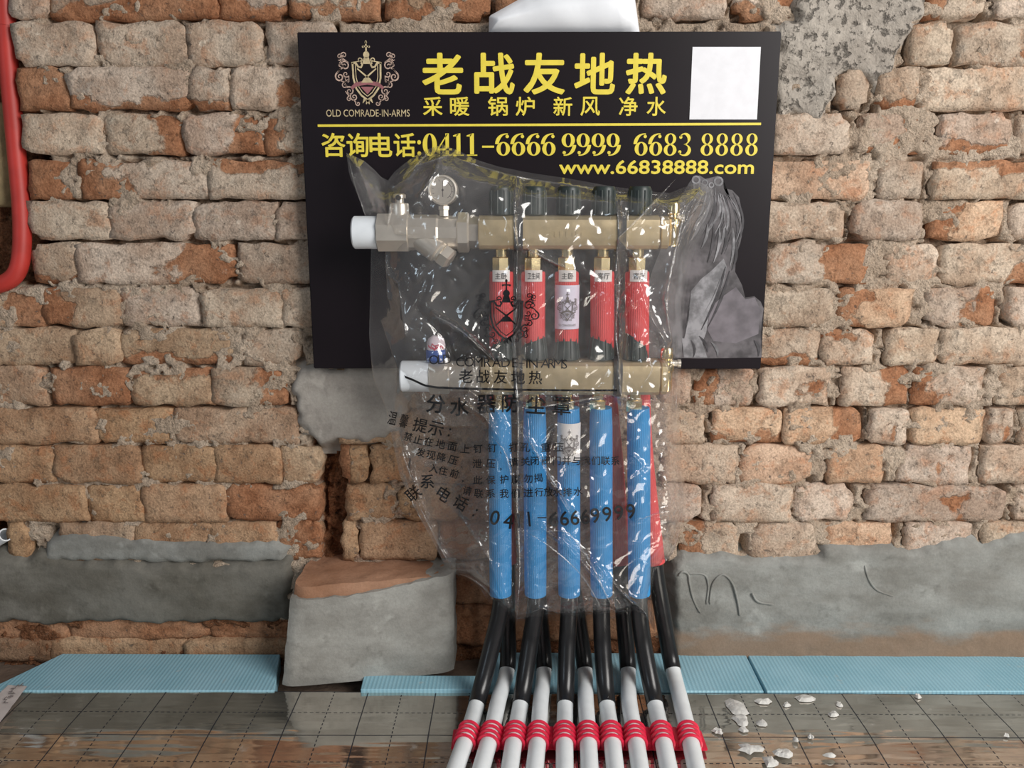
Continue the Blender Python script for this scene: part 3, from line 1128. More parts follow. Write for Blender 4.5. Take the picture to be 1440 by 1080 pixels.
for ch_, a, b_ in (('老', 594, 651), ('战', 667, 724), ('友', 736, 795), ('地', 807, 866), ('热', 879, 939)):
    sign_text(ch_, a, 74, b_, 133, .028)
for ch_, a, b_ in (('采', 595, 622), ('暖', 633, 660), ('锅', 686, 714), ('炉', 725, 752), ('新', 778, 805), ('风', 816, 844), ('净', 870, 897), ('水', 909, 937)):
    sign_text(ch_, a, 136, b_, 163, .016)
for ch_, a, b_ in (('咨', 453, 485), ('询', 488, 518), ('电', 520, 551), ('话', 554, 584)):
    sign_text(ch_, a, 187, b_, 221, .02)
sign_text(':', 587, 197, 592, 219, .02)
pos = [('0', 594), ('4', 615), ('1', 634), ('1', 653), ('-', 676)] + [('6', 697 + 21.4 * k) for k in range(4)] + [('9', 789 + 21 * k) for k in range(4)]
pos += [(c, 891 + 20.6 * k) for k, c in enumerate('6683')] + [('8', 984 + 20.9 * k) for k in range(4)]
for ch_, x in pos:
    a, b_ = at(x, 219, SY - .0006), at(x + 20.8, 187.5, SY - .0006)
    dg = digit(ch_)
    plate(dg, lambda u, v: (a.x + (b_.x - a.x) * u / .6, SY - .0006, a.z + (b_.z - a.z) * v)).build('numeral', M['yellow'], sign, None)
sign_text('www.66838888.com', 786, 225, 1061, 245, .028)
sign_text('OLD COMRADE-IN-ARMS', 459, 154, 576, 164, 0, 'gold')
a, b_ = at(447, 178.5, SY), at(1070, 175, SY)
MB().add([(a.x, SY - .0006, a.z), (b_.x, SY - .0006, b_.z - .001), (b_.x, SY - .0006, b_.z + .0022), (a.x, SY - .0006, a.z + .0032)], [(0, 1, 2, 3)]).build('ruled_line', M['yellow'], sign, None)
sign_shape(CREST[0], 516, 108, 78, 'gold', 'crest_shield')
sign_shape(CREST[1], 516, 108, 87, 'copper', 'crest_scrollwork', .0005)
sign_shape(CREST[4], 516, 108, 87, 'copper', 'crest_scrollwork', .0005)
sign_shape(CREST[2], 516, 108, 78, 'wine', 'crest_banner', .0009)
sign_shape(CREST[3], 516, 108, 78, 'gold', 'crest_helmet', .0011)
# blank white field at the upper right
a, b_ = at(970, 168, SY), at(1069.5, 66, SY)
w4 = [at(969.5, 168, SY - .0006), at(1064.5, 168, SY - .0006), at(1070, 66, SY - .0006), at(974, 66, SY - .0006)]
MB().add(w4, [(0, 1, 2, 3)]).build('white_field', M['white_print'], sign, None)


def poly_print(pts, mat, name, dy, z=None):
    """a flat printed shape, traced in the enlarged view of the sign's lower right"""
    bm = bmesh.new()
    f = bm.faces.new([bm.verts.new(at(900 + x / 3.485, 220 + y / 3.485, SY - dy)) for x, y in pts])
    bmesh.ops.triangulate(bm, faces=[f])
    return MB().bm(bm).build(name, M[mat], sign, None)


# printed stone lion
poly_print([(20, 700), (60, 560), (95, 470), (150, 300), (200, 200), (240, 130), (262, 100), (292, 93), (320, 110), (350, 108), (382, 95), (408, 112), (410, 155), (452, 165), (485, 200), (498, 260), (490, 320), (476, 350), (482, 430), (470, 500), (466, 565), (500, 630), (516, 692), (560, 685), (592, 712), (606, 745), (590, 860), (596, 985), (300, 990), (20, 985)], 'lion_a', 'lion_print', .0005)
poly_print([(345, 740), (400, 690), (470, 640), (516, 700), (562, 692), (590, 750), (580, 870), (470, 915), (360, 905), (330, 850)], 'lion_c', 'rock_print', .0007)
poly_print([(250, 660), (300, 600), (350, 560), (410, 500), (425, 540), (410, 620), (370, 700), (340, 760), (325, 860), (300, 930), (215, 900), (240, 790)], 'lion_b', 'foreleg_print', .0008)
poly_print([(205, 890), (300, 900), (330, 985), (215, 985)], 'lion_b', 'paw_print', .0009)
poly_print([(100, 500), (180, 440), (260, 430), (300, 500), (290, 590), (230, 660), (180, 650), (120, 600)], 'lion_a', 'chest_print', .0007)


def lion_streak(pts, wd, mat, dy):
    sh = ribbon(pts, wd)
    plate(sh, lambda x, y: at(900 + x / 3.485, 220 + y / 3.485, SY - dy)).build('mane_streak', M[mat], sign, None)


rs = random.Random(5)
for k in range(34):
    t = k / 33
    x0, y0 = 300 + 150 * t + rs.uniform(-15, 15), 150 + 40 * t + rs.uniform(-15, 25)
    x1, y1 = 190 + 285 * t + rs.uniform(-14, 14), 330 + 130 * t + rs.uniform(-60, 60)
    bow = 10 + 45 * t
    pts = []
    for j in range(9):
        u = j / 8
        pts.append((x0 + (x1 - x0) * u + bow * math.sin(u * math.pi) * .8, y0 + (y1 - y0) * u))
    wd = rs.uniform(.5, 1.0)
    lion_streak(pts, [2 * wd, 7 * wd, 11 * wd, 13 * wd, 13 * wd, 12 * wd, 10 * wd, 6 * wd, 1], rs.choice(('lion_b', 'lion_d', 'lion_a', 'lion_b')), .0009 + k * .00001)
for x0, y0, x1, y1, mt in [(330, 330, 300, 450, 'lion_b'), (360, 330, 330, 520, 'lion_d'), (390, 350, 360, 520, 'lion_b'), (420, 350, 400, 480, 'lion_d'), (455, 350, 440, 540, 'lion_b'), (470, 420, 450, 560, 'lion_d'),
                           (420, 540, 300, 850, 'lion_d'), (395, 600, 320, 760, 'lion_b'), (440, 560, 330, 840, 'lion_d'), (270, 320, 180, 470, 'lion_d'), (300, 300, 240, 420, 'lion_b'), (250, 900, 260, 985, 'lion_d'), (290, 880, 330, 960, 'lion_d'), (350, 910, 380, 980, 'lion_b'), (560, 900, 580, 980, 'lion_d')]:
    n = 6
    pts = [(x0 + (x1 - x0) * i / n + 12 * math.sin(i / n * 3.1), y0 + (y1 - y0) * i / n) for i in range(n + 1)]
    lion_streak(pts, [3, 9, 13, 14, 11, 7, 2], mt, .0012 + random.random() * .0003)
for cx, cy, r in [(275, 115, 22), (318, 128, 16), (385, 122, 24), (350, 140, 14)]:
    plate(ring(cx, cy, r, r, r * .6, r * .6, 14), lambda x, y: at(900 + x / 3.485, 220 + y / 3.485, SY - .0010)).build('mane_curl', M['lion_b'], sign, None)

# ------------------------------------------------------------------ white plastic stuffed in behind the top of the sign
bm = bmesh.new()
op = [(687, 47), (688, 22), (720, 4), (738, -6), (765, -14), (790, -20), (835, -30), (880, -40), (893, -4), (900, 47)]
vs = [bm.verts.new((at(x, y, -.02).x, -.018, at(x, y, -.02).z)) for x, y in op]
f = bm.faces.new(vs)
bmesh.ops.triangulate(bm, faces=[f])
for _ in range(4):
    bmesh.ops.subdivide_edges(bm, edges=bm.edges[:], cuts=1, use_grid_fill=True)
    bmesh.ops.triangulate(bm, faces=bm.faces[:])
pl = [(at(x, y, -.02).x, at(x, y, -.02).z) for x, y in op]
vv = [v.co.copy() for v in bm.verts]
sd = sdist(pl, np.array([v.x for v in vv]), np.array([v.z for v in vv]))
ff = [[v.index for v in f.verts] for f in bm.faces]
bm.free()
mb = MB()
fr = [(v.x, v.y - .022 * (1 - math.exp(d / .012)) + .004 * N(v.x * 30 + v.z * 18, v.z * 14, 4) * min(1, -d / .01), v.z) for v, d in zip(vv, np.minimum(sd, 0))]
bk = [(v.x, v.y + .010 * (1 - math.exp(d / .012)), v.z) for v, d in zip(vv, np.minimum(sd, 0))]
mb.add(fr, ff)
mb.add(bk, [tuple(reversed(f)) for f in ff])
o = mb.build('plastic_wrap', M['wrap'], None, 180, at(795, 47, -.02))
tag(o, 'crumpled white plastic tucked in above the top edge of the black sign', 'plastic')

# ------------------------------------------------------------------ manifolds
MY = -.10
S_ = (at(820, 400, MY).x - at(720, 400, MY).x) / 100.0      # metres per pixel at the manifolds


def mp(px, py, y=MY):
    return at(px, py, y)


def bar_mesh(x0, x1, zc, r, y=MY):
    """cast bar with a rounded square section"""
    mb = MB()
    n = 28
    vs, fs = [], []
    st = [(x0, .90), (x0 + .0015, 1.0), (x1 - .0015, 1.0), (x1, .90)]
    for x, k in st:
        for i in range(n):
            a = 2 * math.pi * i / n
            c, s = math.cos(a), math.sin(a)
            q_ = (abs(c) ** 4.2 + abs(s) ** 4.2) ** (-1 / 4.2)
            vs.append((x, y + c * q_ * r * k, zc + s * q_ * r * k))
    for j in range(len(st) - 1):
        for i in range(n):
            i2 = (i + 1) % n
            fs.append((j * n + i, j * n + i2, (j + 1) * n + i2, (j + 1) * n + i))
    fs += [tuple(range(n))[::-1], tuple((len(st) - 1) * n + i for i in range(n))]
    return mb.add(vs, fs)


def outlet(parent, px, z_bar, z_end, mat='brass2'):
    x = mp(px, 380).x
    h = z_bar - z_end
    a = (x, MY, z_bar + .004)
    MB().lathe([(.0085, 0), (.0085, h * .36 + .004)], a, (0, 0, -1), 18).build('outlet_neck', M[mat], parent)
    z1 = z_bar - h * .30
    MB().lathe([(.0105, 0), (.0122, .0015), (.0122, h * .62), (.0105, h * .62 + .0015)], (x, MY, z1), (0, 0, -1), 6, phase=math.radians(12)).build('hex_nut', M[mat], parent, 20)


def vent(parent, px, py_top, py_bot, px_out):
    """brass air vent with a side spigot at the end of a bar"""
    t, b_ = mp(px, py_top), mp(px, py_bot)
    h = t.z - b_.z
    o = MB().lathe([(.0075, 0), (.0085, .002), (.0085, h * .45), (.0105, h * .47), (.0105, h * .62), (.007, h * .66), (.007, h * .72), (.0088, h * .76), (.0088, h * .95), (.0075, h)], b_, (0, 0, 1), 16).build('air_vent', M['brass2'], parent)
    e = mp(px_out, (py_top + py_bot) / 2 - 8)
    s = Vector((t.x, MY, e.z))
    MB().lathe([(.006, 0), (.006, (e.x - s.x) * .45), (.0042, (e.x - s.x) * .5), (.0042, (e.x - s.x) * .8), (.0055, (e.x - s.x) * .82), (.0055, e.x - s.x)], s, (1, 0, 0), 14).build('vent_spigot', M['nickel'], o)
    return o


def knob(parent, px, z0, h, r0, r1):
    x = mp(px, 400).x
    mb = MB()
    n = 28
    prof = [(r0 * .8, 0), (r0, .002), (r1, h - .003), (r1 * .88, h)]
    mb.lathe(prof, (x, MY, z0), (0, 0, 1), n)
    k = mb.build('valve_knob', M['knob'], parent)
    gr = MB()
    for i in range(10):
        a = 2 * math.pi * i / 10
        c, s = math.cos(a), math.sin(a)
        p = Vector((x + c * r0, MY + s * r0, z0 + .003))
        p2 = Vector((x + c * r1, MY + s * r1, z0 + h - .005))
        gr.tube([p, p2], .0013, 6)
    gr.build('grip_ridge', M['knob'], k)


# upper bar
ux0, ux1 = mp(673, 326).x, mp(925, 326).x
uz = mp(800, 327).z
ur = (mp(800, 303).z - mp(800, 351).z) / 2
UP = thing('supply_manifold', 'upper brass manifold bar with filter valve and pressure gauge, feeding red sleeves', 'manifold', (mp(800, 327).x, MY, uz - ur), 'heating manifolds')
bar_mesh(ux0, ux1, uz, ur).build('bar', M['brass'], UP, 30)
bar_mesh(ux1 + .0008, mp(938, 326).x, uz, ur * .97).build('end_cap', M['brass'], UP, 30)
# raised casting mark on the bar
mk = MB()
for k, (dx, hh) in enumerate([(-.018, .007), (-.011, .009), (-.003, .008), (.005, .006), (.010, .008), (.017, .006)]):
    mk.box((mp(797, 330).x + dx, MY - ur - .0006, uz - .002 - hh / 2), (mp(797, 330).x + dx + .004, MY - ur + .001, uz - .002 + hh / 2), .0004)
mk.build('casting_mark', M['brass'], UP)
RED_X = [705, 750, 797, 847, 896]
zb = uz - ur
zn = mp(705, 384).z
for x in RED_X:
    outlet(UP, x, zb, zn)
for x in [705, 751, 798, 847, 896]:
    knob(UP, x, uz + ur - .001, .038, .0155, .0150)
vent(UP, 945, 285, 346, 962)
# filter valve to the left of the bar
vz = mp(600, 327).z
ax = (1, 0, 0)


def xs_(px):
    return mp(px, 327).x


MB().lathe([(.0195, 0), (.0215, .002), (.0215, xs_(531) - xs_(497))], (xs_(497), MY, vz), ax, 32).build('white_coupling', M['ppr'], UP)
MB().lathe([(.022, 0), (.0265, .002), (.0265, xs_(577) - xs_(531) - .002), (.022, xs_(577) - xs_(531))], (xs_(531), MY, vz), ax, 8, phase=math.radians(22.5)).build('valve_hex', M['nickel'], UP, 20)
vb = MB().lathe([(.0235, 0), (.0235, xs_(615) - xs_(575)), (.022, xs_(618) - xs_(575)), (.022, xs_(645) - xs_(575))], (xs_(575), MY, vz), ax, 10, phase=math.radians(18)).build('valve_body', M['nickel'], UP, 20)
br0 = Vector((xs_(588), MY - .004, vz - .004))
br1 = mp(634, 366, MY - .012)
dv = (br1 - br0)
Lb = dv.length
MB().lathe([(.017, 0), (.017, Lb * .62), (.0135, Lb * .66), (.0135, Lb * .72)], br0, dv, 20).build('strainer_branch', M['nickel'], vb)
MB().lathe([(.0135, 0), (.0155, .002), (.0155, .013), (.011, .016)], br0 + dv * .72, dv, 6).build('strainer_cap', M['nickel'], vb, 20)
MB().lathe([(.024, 0), (.0265, .002), (.0265, xs_(660) - xs_(643) - .002), (.024, xs_(660) - xs_(643))], (xs_(643), MY, vz), ax, 6, phase=math.radians(30)).build('union_nut', M['nickel'], UP, 20)
MB().lathe([(.021, 0), (.021, xs_(674) - xs_(660))], (xs_(660), MY, vz), ax, 6, phase=math.radians(30)).build('union_collar', M['nickel_d'], UP, 20)
st0 = Vector((xs_(563), MY, vz + .022))
sp = MB().lathe([(.0125, 0), (.0125, .014), (.0115, .016), (.0060, .0165), (.0060, .022), (.0085, .0225), (.0085, .027), (.006, .0285)], st0, (0, 0, 1), 24).build('valve_spindle', M['nickel'], UP)
MB().tube([st0 + Vector((0, -.006, .023)), st0 + Vector((0, -.0125, .023))], .0035, 10).build('spindle_screw', M['strap'], sp)
# pressure gauge
gz = mp(624, 268)
gc = Vector((gz.x, MY - .016, gz.z))
gs = MB().lathe([(.0065, 0), (.0065, .008), (.0078, .0085), (.0078, .013), (.0055, .0135), (.0055, .04)], (gz.x, MY, mp(624, 304).z), (0, 0, 1), 6).build('gauge_stem', M['nickel'], UP, 20)
gr_ = 20.3 * S_
ga = MB().lathe([(gr_ * .93, 0), (gr_, .002), (gr_, .022), (gr_ * .97, .0245), (gr_ * .86, .025), (gr_ * .84, .0225)], (gc.x, gc.y + .022, gc.z), (0, -1, 0), 36).build('pressure_gauge', M['nickel'], UP)
MB().lathe([(gr_ * .85, 0), (gr_ * .85, .0006)], (gc.x, gc.y + .0005, gc.z), (0, -1, 0), 36).build('dial', M['dial'], ga)
nd = MB()
yy = gc.y - .0006


def dialpt(u, v):
    return (gc.x + u * gr_, yy, gc.z + v * gr_)


nd.add([dialpt(u, v) for u, v in [(-.03, -.45), (.03, -.45), (.015, .62), (-.015, .62)]], [(0, 1, 2, 3)])
sh = join2([ring(0, 0, .62, .62, .58, .58, 30, -60, 80)] + [ribbon([(.6 * math.cos(math.radians(a)), .6 * math.sin(math.radians(a))), (.74 * math.cos(math.radians(a)), .74 * math.sin(math.radians(a)))], .03) for a in range(-40, 230, 30)])
nd.add([dialpt(u, v) for u, v in sh[0]], sh[1])
nd.add([dialpt(u, v) for u, v in disc(0, 0, .08)[0]], [tuple(range(16))])
nd.build('needle_and_scale', M['tagink'], ga, None)

# lower bar
lz = mp(800, 529).z
lr = (mp(800, 505).z - mp(800, 553).z) / 2
LO = thing('return_manifold', 'lower brass manifold bar with blue-capped valve, feeding blue sleeves', 'manifold', (mp(800, 529).x, MY, lz - lr), 'heating manifolds')
bar_mesh(mp(676, 529).x, mp(925, 529).x, lz, lr).build('bar', M['brass'], LO, 30)
bar_mesh(mp(925, 529).x + .0008, mp(936, 529).x, lz, lr * .97).build('end_cap', M['brass'], LO, 30)
BLUE_X = [703, 752, 799.5, 845, 898]
for x in BLUE_X:
    outlet(LO, x, lz - lr, mp(x, 580).z)
for x in [707, 752, 798, 847, 895]:
    knob(LO, x, lz + lr - .001, .039, .0175, .014)
vent(LO, 936, 489, 549, 957)


def xl(px):
    return mp(px, 529).x


lz2 = mp(600, 529).z
MB().lathe([(.0195, 0), (.0215, .002), (.0215, xl(604) - xl(564))], (xl(564), MY, lz2), ax, 32).build('white_coupling', M['ppr'], LO)
MB().lathe([(.022, 0), (.025, .002), (.025, xl(632) - xl(604))], (xl(604), MY, lz2), ax, 8, phase=math.radians(22.5)).build('valve_hex', M['nickel'], LO, 20)
MB().lathe([(.021, 0), (.021, xl(660) - xl(632))], (xl(632), MY, lz2), ax, 20).build('valve_body', M['nickel'], LO)
MB().lathe([(.024, 0), (.0255, .002), (.0255, xl(676) - xl(658))], (xl(658), MY, lz2), ax, 6, phase=math.radians(30)).build('union_nut', M['nickel'], LO, 20)
cb = mp(614, 508)
cp = MB().lathe([(.010, 0), (.0135, .003), (.0135, .016), (.012, .018)], (cb.x, MY - .004, cb.z), (-.05, 0, 1), 20).build('blue_valve_cap', M['capblue'], LO)
mb = MB().lathe([(.0125, 0), (.0128, .008), (.0105, .015), (.006, .019), (.001, .0195)], (cb.x - .0008, MY - .004, cb.z + .0165), (.12, 0, 1), 18)
mb.v = [(x + .0012 * N(x * 160, y * 160, z * 160), y, z) for x, y, z in mb.v]
ct = mb.build('paper_wrapping', M['cappink'], cp)
scb = MB()
for k in range(6):
    a = random.uniform(-.7, .7)
    zc = cb.z + .019 + random.random() * .010
    p = []
    for j in range(6):
        t = a + (j / 5 - .5) * 1.0
        p.append((cb.x + math.sin(t) * .0124, MY - .0046 - math.cos(t) * .0122, zc + (j / 5 - .5) * random.uniform(-.008, .008)))
    scb.tube(p, .0007, 5)
scb.build('red_scribble', M['redink'], cp)

# brackets that carry both bars
for px, lab in ((729, 'dark clamp bracket near the filter valve end of the manifolds'), (871.5, 'dark clamp bracket near the air vent end of the manifolds')):
    bx_ = mp(px, 327).x
    hw = 6 * S_
    bk_ = thing('manifold_bracket', lab, 'bracket', (bx_, SY, mp(px, 529).z - .03), 'manifold brackets')
    MB().box((bx_ - hw, SY - .005, lz - .035), (bx_ + hw, SY - .0008, uz + .035), .001).build('mounting_strip', M['strap'], bk_)
    for zc, r in ((uz, ur), (lz, lr)):
        mb = MB()
        n = 28
        vs, fs = [], []
        for x in (bx_ - hw, bx_ + hw):
            for k in (1.03, 1.10):
                for i in range(n):
                    a = 2 * math.pi * i / n
                    c, s = math.cos(a), math.sin(a)
                    q_ = (abs(c) ** 4.2 + abs(s) ** 4.2) ** (-1 / 4.2)
                    vs.append((x, MY + c * q_ * r * k, zc + s * q_ * r * k))
        for i in range(n):
            i2 = (i + 1) % n
            fs += [(i, i2, n + i2, n + i), (2 * n + i, 2 * n + i2, 3 * n + i2, 3 * n + i), (n + i, n + i2, 3 * n + i2, 3 * n + i), (i, i2, 2 * n + i2, 2 * n + i)]
        mb.add(vs, fs).build('clamp_band', M['strap'], bk_)
        MB().box((bx_ - hw * .8, MY + r, zc - .008), (bx_ + hw * .8, SY - .004, zc + .008), .001).build('stand_off', M['strap'], bk_)


# ------------------------------------------------------------------ ten heating pipes
CLIPX = [657, 690, 724, 757, 794, 827, 860, 893, 931, 969]
BOTX = [641, 677, 717, 752, 794, 829, 865, 900, 940, 979]
ZP = .0125
WR, BR = .0114, .0126
ORD = ['first', 'second', 'middle', 'fourth', 'fifth']
ROOM = ['主卧', '卫生间', '主卧', '客厅', '客厅']
CNAME = {'主卧': 'master bedroom', '卫生间': 'bathroom', '客厅': 'living room'}
PIPES = []


def floor_run(i, start):
    c = atz(CLIPX[i], 1035, ZP)
    b_ = atz(BOTX[i], 1080, ZP)
    e = b_ + (b_ - c).normalized() * .35
    e.z = .003
    return [c, b_, e]


def sticker(parent, px, py0, py1, wpx, yfn, rad, mat, name):
    """a label bent round a sleeve"""
    c = mp(px, (py0 + py1) / 2)
    z0, z1 = mp(px, py1).z, mp(px, py0).z
    half = min(1.25, math.asin(min(.98, wpx * S_ / 2 / rad)))
    n = 12
    vs = []
    for k in range(n + 1):
        a = -half + 2 * half * k / n
        for z in (z0, z1):
            vs.append((c.x + math.sin(a) * rad, yfn(z) - math.cos(a) * rad, z))
    return MB().add(vs, [(2 * k, 2 * k + 2, 2 * k + 3, 2 * k + 1) for k in range(n)]).build(name, M[mat], parent, 180)


def round_print(parent, sh, cx, z0, width, height, yfn, rad, mat, name):
    vs = []
    for u, v in sh[0]:
        z = z0 + v * height
        a = max(-1.3, min(1.3, u * width / rad))
        vs.append((cx + math.sin(a) * rad, yfn(z) - math.cos(a) * rad, z))
    MB().add(vs, sh[1]).build(name, M[mat], parent, None)


crest_all = join2([CREST[0], CREST[1], CREST[4], CREST[2]])
SR = 16.8 * S_
for k in range(5):
    # ---- return pipe in its blue sleeve, from the lower bar
    xb = BLUE_X[k]
    top, bot = mp(xb, 573), mp(xb + 1, 835)
    fx = [672, 733, 795, 853, 920][k]
    e = at(fx, 985, -.150)
    run = floor_run(2 * k, None)
    path = spline([(bot.x, MY, bot.z + .02), (bot.x, MY - .001, bot.z - .02), (bot.x * .6 + e.x * .4, MY - .010, bot.z * .45 + e.z * .55), (e.x, e.y, e.z), tuple(run[0]), tuple(run[1]), tuple(run[2])], 10)
    cut = 30
    lab = f'pipe in a blue foam sleeve hanging from the lower bar, {ORD[k]} from the left'
    if k == 2:
        lab = 'pipe in a blue foam sleeve with a white crest sticker, under the lower bar'
    t = thing('heating_pipe', lab, 'pipe', (bot.x, MY, 0), 'blue sleeved return pipes')
    jj = [Vector((bot.x + (top.x - bot.x) * i / 10, MY + .0012 * N(i * .6, k, 2), bot.z + (top.z - bot.z) * i / 10)) for i in range(11)]
    MB().tube(jj, [SR * .98] + [SR] * 9 + [SR * .94], 40).build('insulation_sleeve', M['blue'], t, 40)
    MB().tube(path[:cut + 2], BR, 18).build('black_conduit', M['black'], t)
    MB().tube(path[cut - 1:], WR, 18).build('white_pipe', M['white'], t)
    if k == 2:
        st = sticker(t, xb, 592, 645, 33.5, lambda z: MY, SR + .0012, 'sticker', 'sticker')
        c = mp(xb, 621)
        round_print(st, crest_all, c.x, c.z, .030, .036, lambda z: MY, SR + .0020, 'tagink', 'sticker_crest')
        round_print(st, text2d('OLD COMRADE-IN-ARMS'), c.x - .0125, c.z - .0205, .025, .0025, lambda z: MY, SR + .0020, 'tagink', 'sticker_lettering')
    # ---- supply pipe in its red sleeve, from the upper bar, passing behind the lower bar
    xr = RED_X[k]
    YB = -.060
    a0 = mp(xr, 382)
    am = mp(xr, 425)
    a1 = mp(xr, 464)
    a1b = mp(xr, 484, MY + .006)
    a2 = at(xr + 1, 520, YB)
    a3 = at([703, 752, 800, 860, 903][k], 640, YB)
    a4 = at([712, 753, 802, 872, 920][k], 790, YB)
    bx2 = [714, 765, 822, 883, 945][k]
    e = at(bx2, 936, -.076)
    run = floor_run(2 * k + 1, None)
    mid = a4.lerp(e, .5)
    path = spline([tuple(a0), tuple(am), tuple(a1), tuple(a1b), tuple(a2), tuple(a3), tuple(a4), (mid.x, YB, mid.z), (e.x, e.y, e.z), tuple(run[0] + (run[0] - run[1]) * .9 + Vector((0, .02, .002))), tuple(run[0]), tuple(run[1]), tuple(run[2])], 10)
    lab = f'pipe in a red foam sleeve tagged for the {CNAME[ROOM[k]]}, {ORD[k]} from the left'
    if k == 2:
        lab = 'pipe in a red foam sleeve with a pale crest sticker, under the upper bar'
    t = thing('heating_pipe', lab, 'pipe', (e.x, YB, 0), 'red sleeved supply pipes')
    s_end = 60
    rs = [SR * .94] + [SR] * s_end
    MB().tube(path[:s_end + 1], rs, 40).build('insulation_sleeve', M['red'], t, 40)
    MB().tube(path[s_end - 2:82], BR, 18).build('black_conduit', M['black'], t)
    MB().tube(path[80:], WR, 18).build('white_pipe', M['white'], t)
    def yr(z, P=path):
        for i in range(44):
            if P[i].z >= z >= P[i + 1].z:
                f = (P[i].z - z) / (P[i].z - P[i + 1].z)
                return P[i].y + (P[i + 1].y - P[i].y) * f
        return P[0].y
    tg = sticker(t, xr, 379, 395, 24, yr, SR + .0012, 'sticker', 'room_tag')
    c = mp(xr, 393)
    wdt = .0165
    round_print(tg, ([(u - .5, v) for u, v in text2d(ROOM[k])[0]], text2d(ROOM[k])[1]), c.x, c.z + .0015, wdt, .0085, yr, SR + .0020, 'ink', 'tag_lettering')
    if k == 2:
        st = sticker(t, xr, 400, 461, 34, yr, SR + .0012, 'lilac', 'sticker')
        c = mp(xr, 432)
        round_print(st, crest_all, c.x, c.z, .030, .036, yr, SR + .0022, 'tagink', 'sticker_crest')
        round_print(st, ([(u - .5, v) for u, v in text2d('OLD COMRADE-IN-ARMS')[0]], text2d('OLD COMRADE-IN-ARMS')[1]), c.x, c.z - .024, .025, .003, yr, SR + .0022, 'tagink', 'sticker_lettering')

# ------------------------------------------------------------------ red clip rail over the pipes
ca, cb_ = atz(CLIPX[0], 1040, .004), atz(CLIPX[9], 1040, .004)
rail = thing('clip_rail', 'red plastic clip rail holding the ten white pipes on the foil', 'pipe clip', ((ca.x + cb_.x) / 2, ca.y, .0005))
MB().box((ca.x - .020, ca.y - .020, .0022), (cb_.x + .020, ca.y + .020, .006), .001).build('base', M['clip'], rail)
for i in range(10):
    p0 = atz(CLIPX[i], 1035, ZP)
    p1 = atz(BOTX[i], 1080, ZP)
    dr = (p1 - p0).normalized()
    mb = MB()
    for j in range(4):
        c = p0 + dr * (-.0125 + j * .0098)
        sd = Vector((-dr.y, dr.x, 0)).normalized()
        arc = [c + sd * math.cos(a) * (WR + .0022) + Vector((0, 0, 1)) * (math.sin(a) * (WR + .0022)) for a in [math.radians(d) for d in range(-40, 221, 20)]]
        mb.tube(arc, .0021, 8)
    mb.build('clip', M['clip'], rail)
for i in range(9):
    x = (atz(CLIPX[i], 1040, .004).x + atz(CLIPX[i + 1], 1040, .004).x) / 2
    MB().box((x - .0035, ca.y - .018, .005), (x + .0035, ca.y + .018, .0125), .001).build('spacer', M['clip'], rail)

# ------------------------------------------------------------------ red conduit in its chase, white stub in its hole
cp_ = spline([at(x, y, yy) for x, y, yy in [(-2, -90, .012), (6, 0, .012), (13, 100, .014), (23, 210, .012), (30, 290, .006), (31, 345, .0), (25, 380, -.004), (8, 397, -.004), (-20, 402, -.002), (-90, 404, .0)]], 8)
rc = thing('electrical_conduit', 'red plastic conduit curving out of the wall chase at the left edge', 'conduit', at(30, 345, 0))
MB().tube(cp_, .0125, 20).build('tube', M['conduit'], rc)
i_ = 9
MB().tube([cp_[i_], cp_[i_ + 1], cp_[i_ + 2]], .0132, 20).build('joint_collar', M['conduit'], rc)
s0 = at(-30, 775, .03)
s1 = at(8, 752, -.004)
o = MB().tube([s0, s0.lerp(s1, .5), s1], .0105, 14, False)
o.tube([s1 + (s0 - s1) * .001, s0.lerp(s1, .4)], .0085, 14, False)
o.lathe([(.0105, 0), (.0085, 0)], s1, s1 - s0, 14, False)
tag(o.build('pipe_stub', M['ppr'], None, 40, s1), 'small white pipe stub poking out of a hole at the left edge', 'pipe')
# a sliver of the neighbouring wall beyond the chase
o = MB()
vs = []
for j in range(30):
    for i in range(8):
        p = at(-120 + i * 18.5, 140 + j * 5.2, .02)
        vs.append((p.x, .018 + .006 * N(p.x * 40, p.z * 40) + (.03 if (i == 7 or j in (0, 29)) else 0), p.z))
o.add(vs, [(j * 8 + i, j * 8 + i + 1, (j + 1) * 8 + i + 1, (j + 1) * 8 + i) for j in range(29) for i in range(7)])
o.build('plaster_patch', M['yellowwall'], wall, 180)

# ------------------------------------------------------------------ printed tape and plaster flakes on the foil
p = [atz(x, y, .0042) for x, y in [(-60, 1035), (-14, 1035), (38, 966), (12, 964)]]
bm = bmesh.new()
NT = 14
vs = []
for j in range(NT + 1):
    a, b_ = p[0].lerp(p[3], j / NT), p[1].lerp(p[2], j / NT)
    for i in range(7):
        q_ = a.lerp(b_, i / 6)
        vs.append(Vector((q_.x, q_.y, .0055 + .0012 * N(q_.x * 70, q_.y * 70, 2))))
tape = thing('tape_strip', 'pale printed tape stuck across the foil and blue foam at the lower left', 'tape', p[1])
mb = MB().add(vs, [(j * 7 + i, j * 7 + i + 1, (j + 1) * 7 + i + 1, (j + 1) * 7 + i) for j in range(NT) for i in range(6)])
mb.add([v - Vector((0, 0, .0006)) for v in vs], [(j * 7 + i, (j + 1) * 7 + i, (j + 1) * 7 + i + 1, j * 7 + i + 1) for j in range(NT) for i in range(6)])
mb.build('strip', M['tape'], tape, 60)
mk = MB()
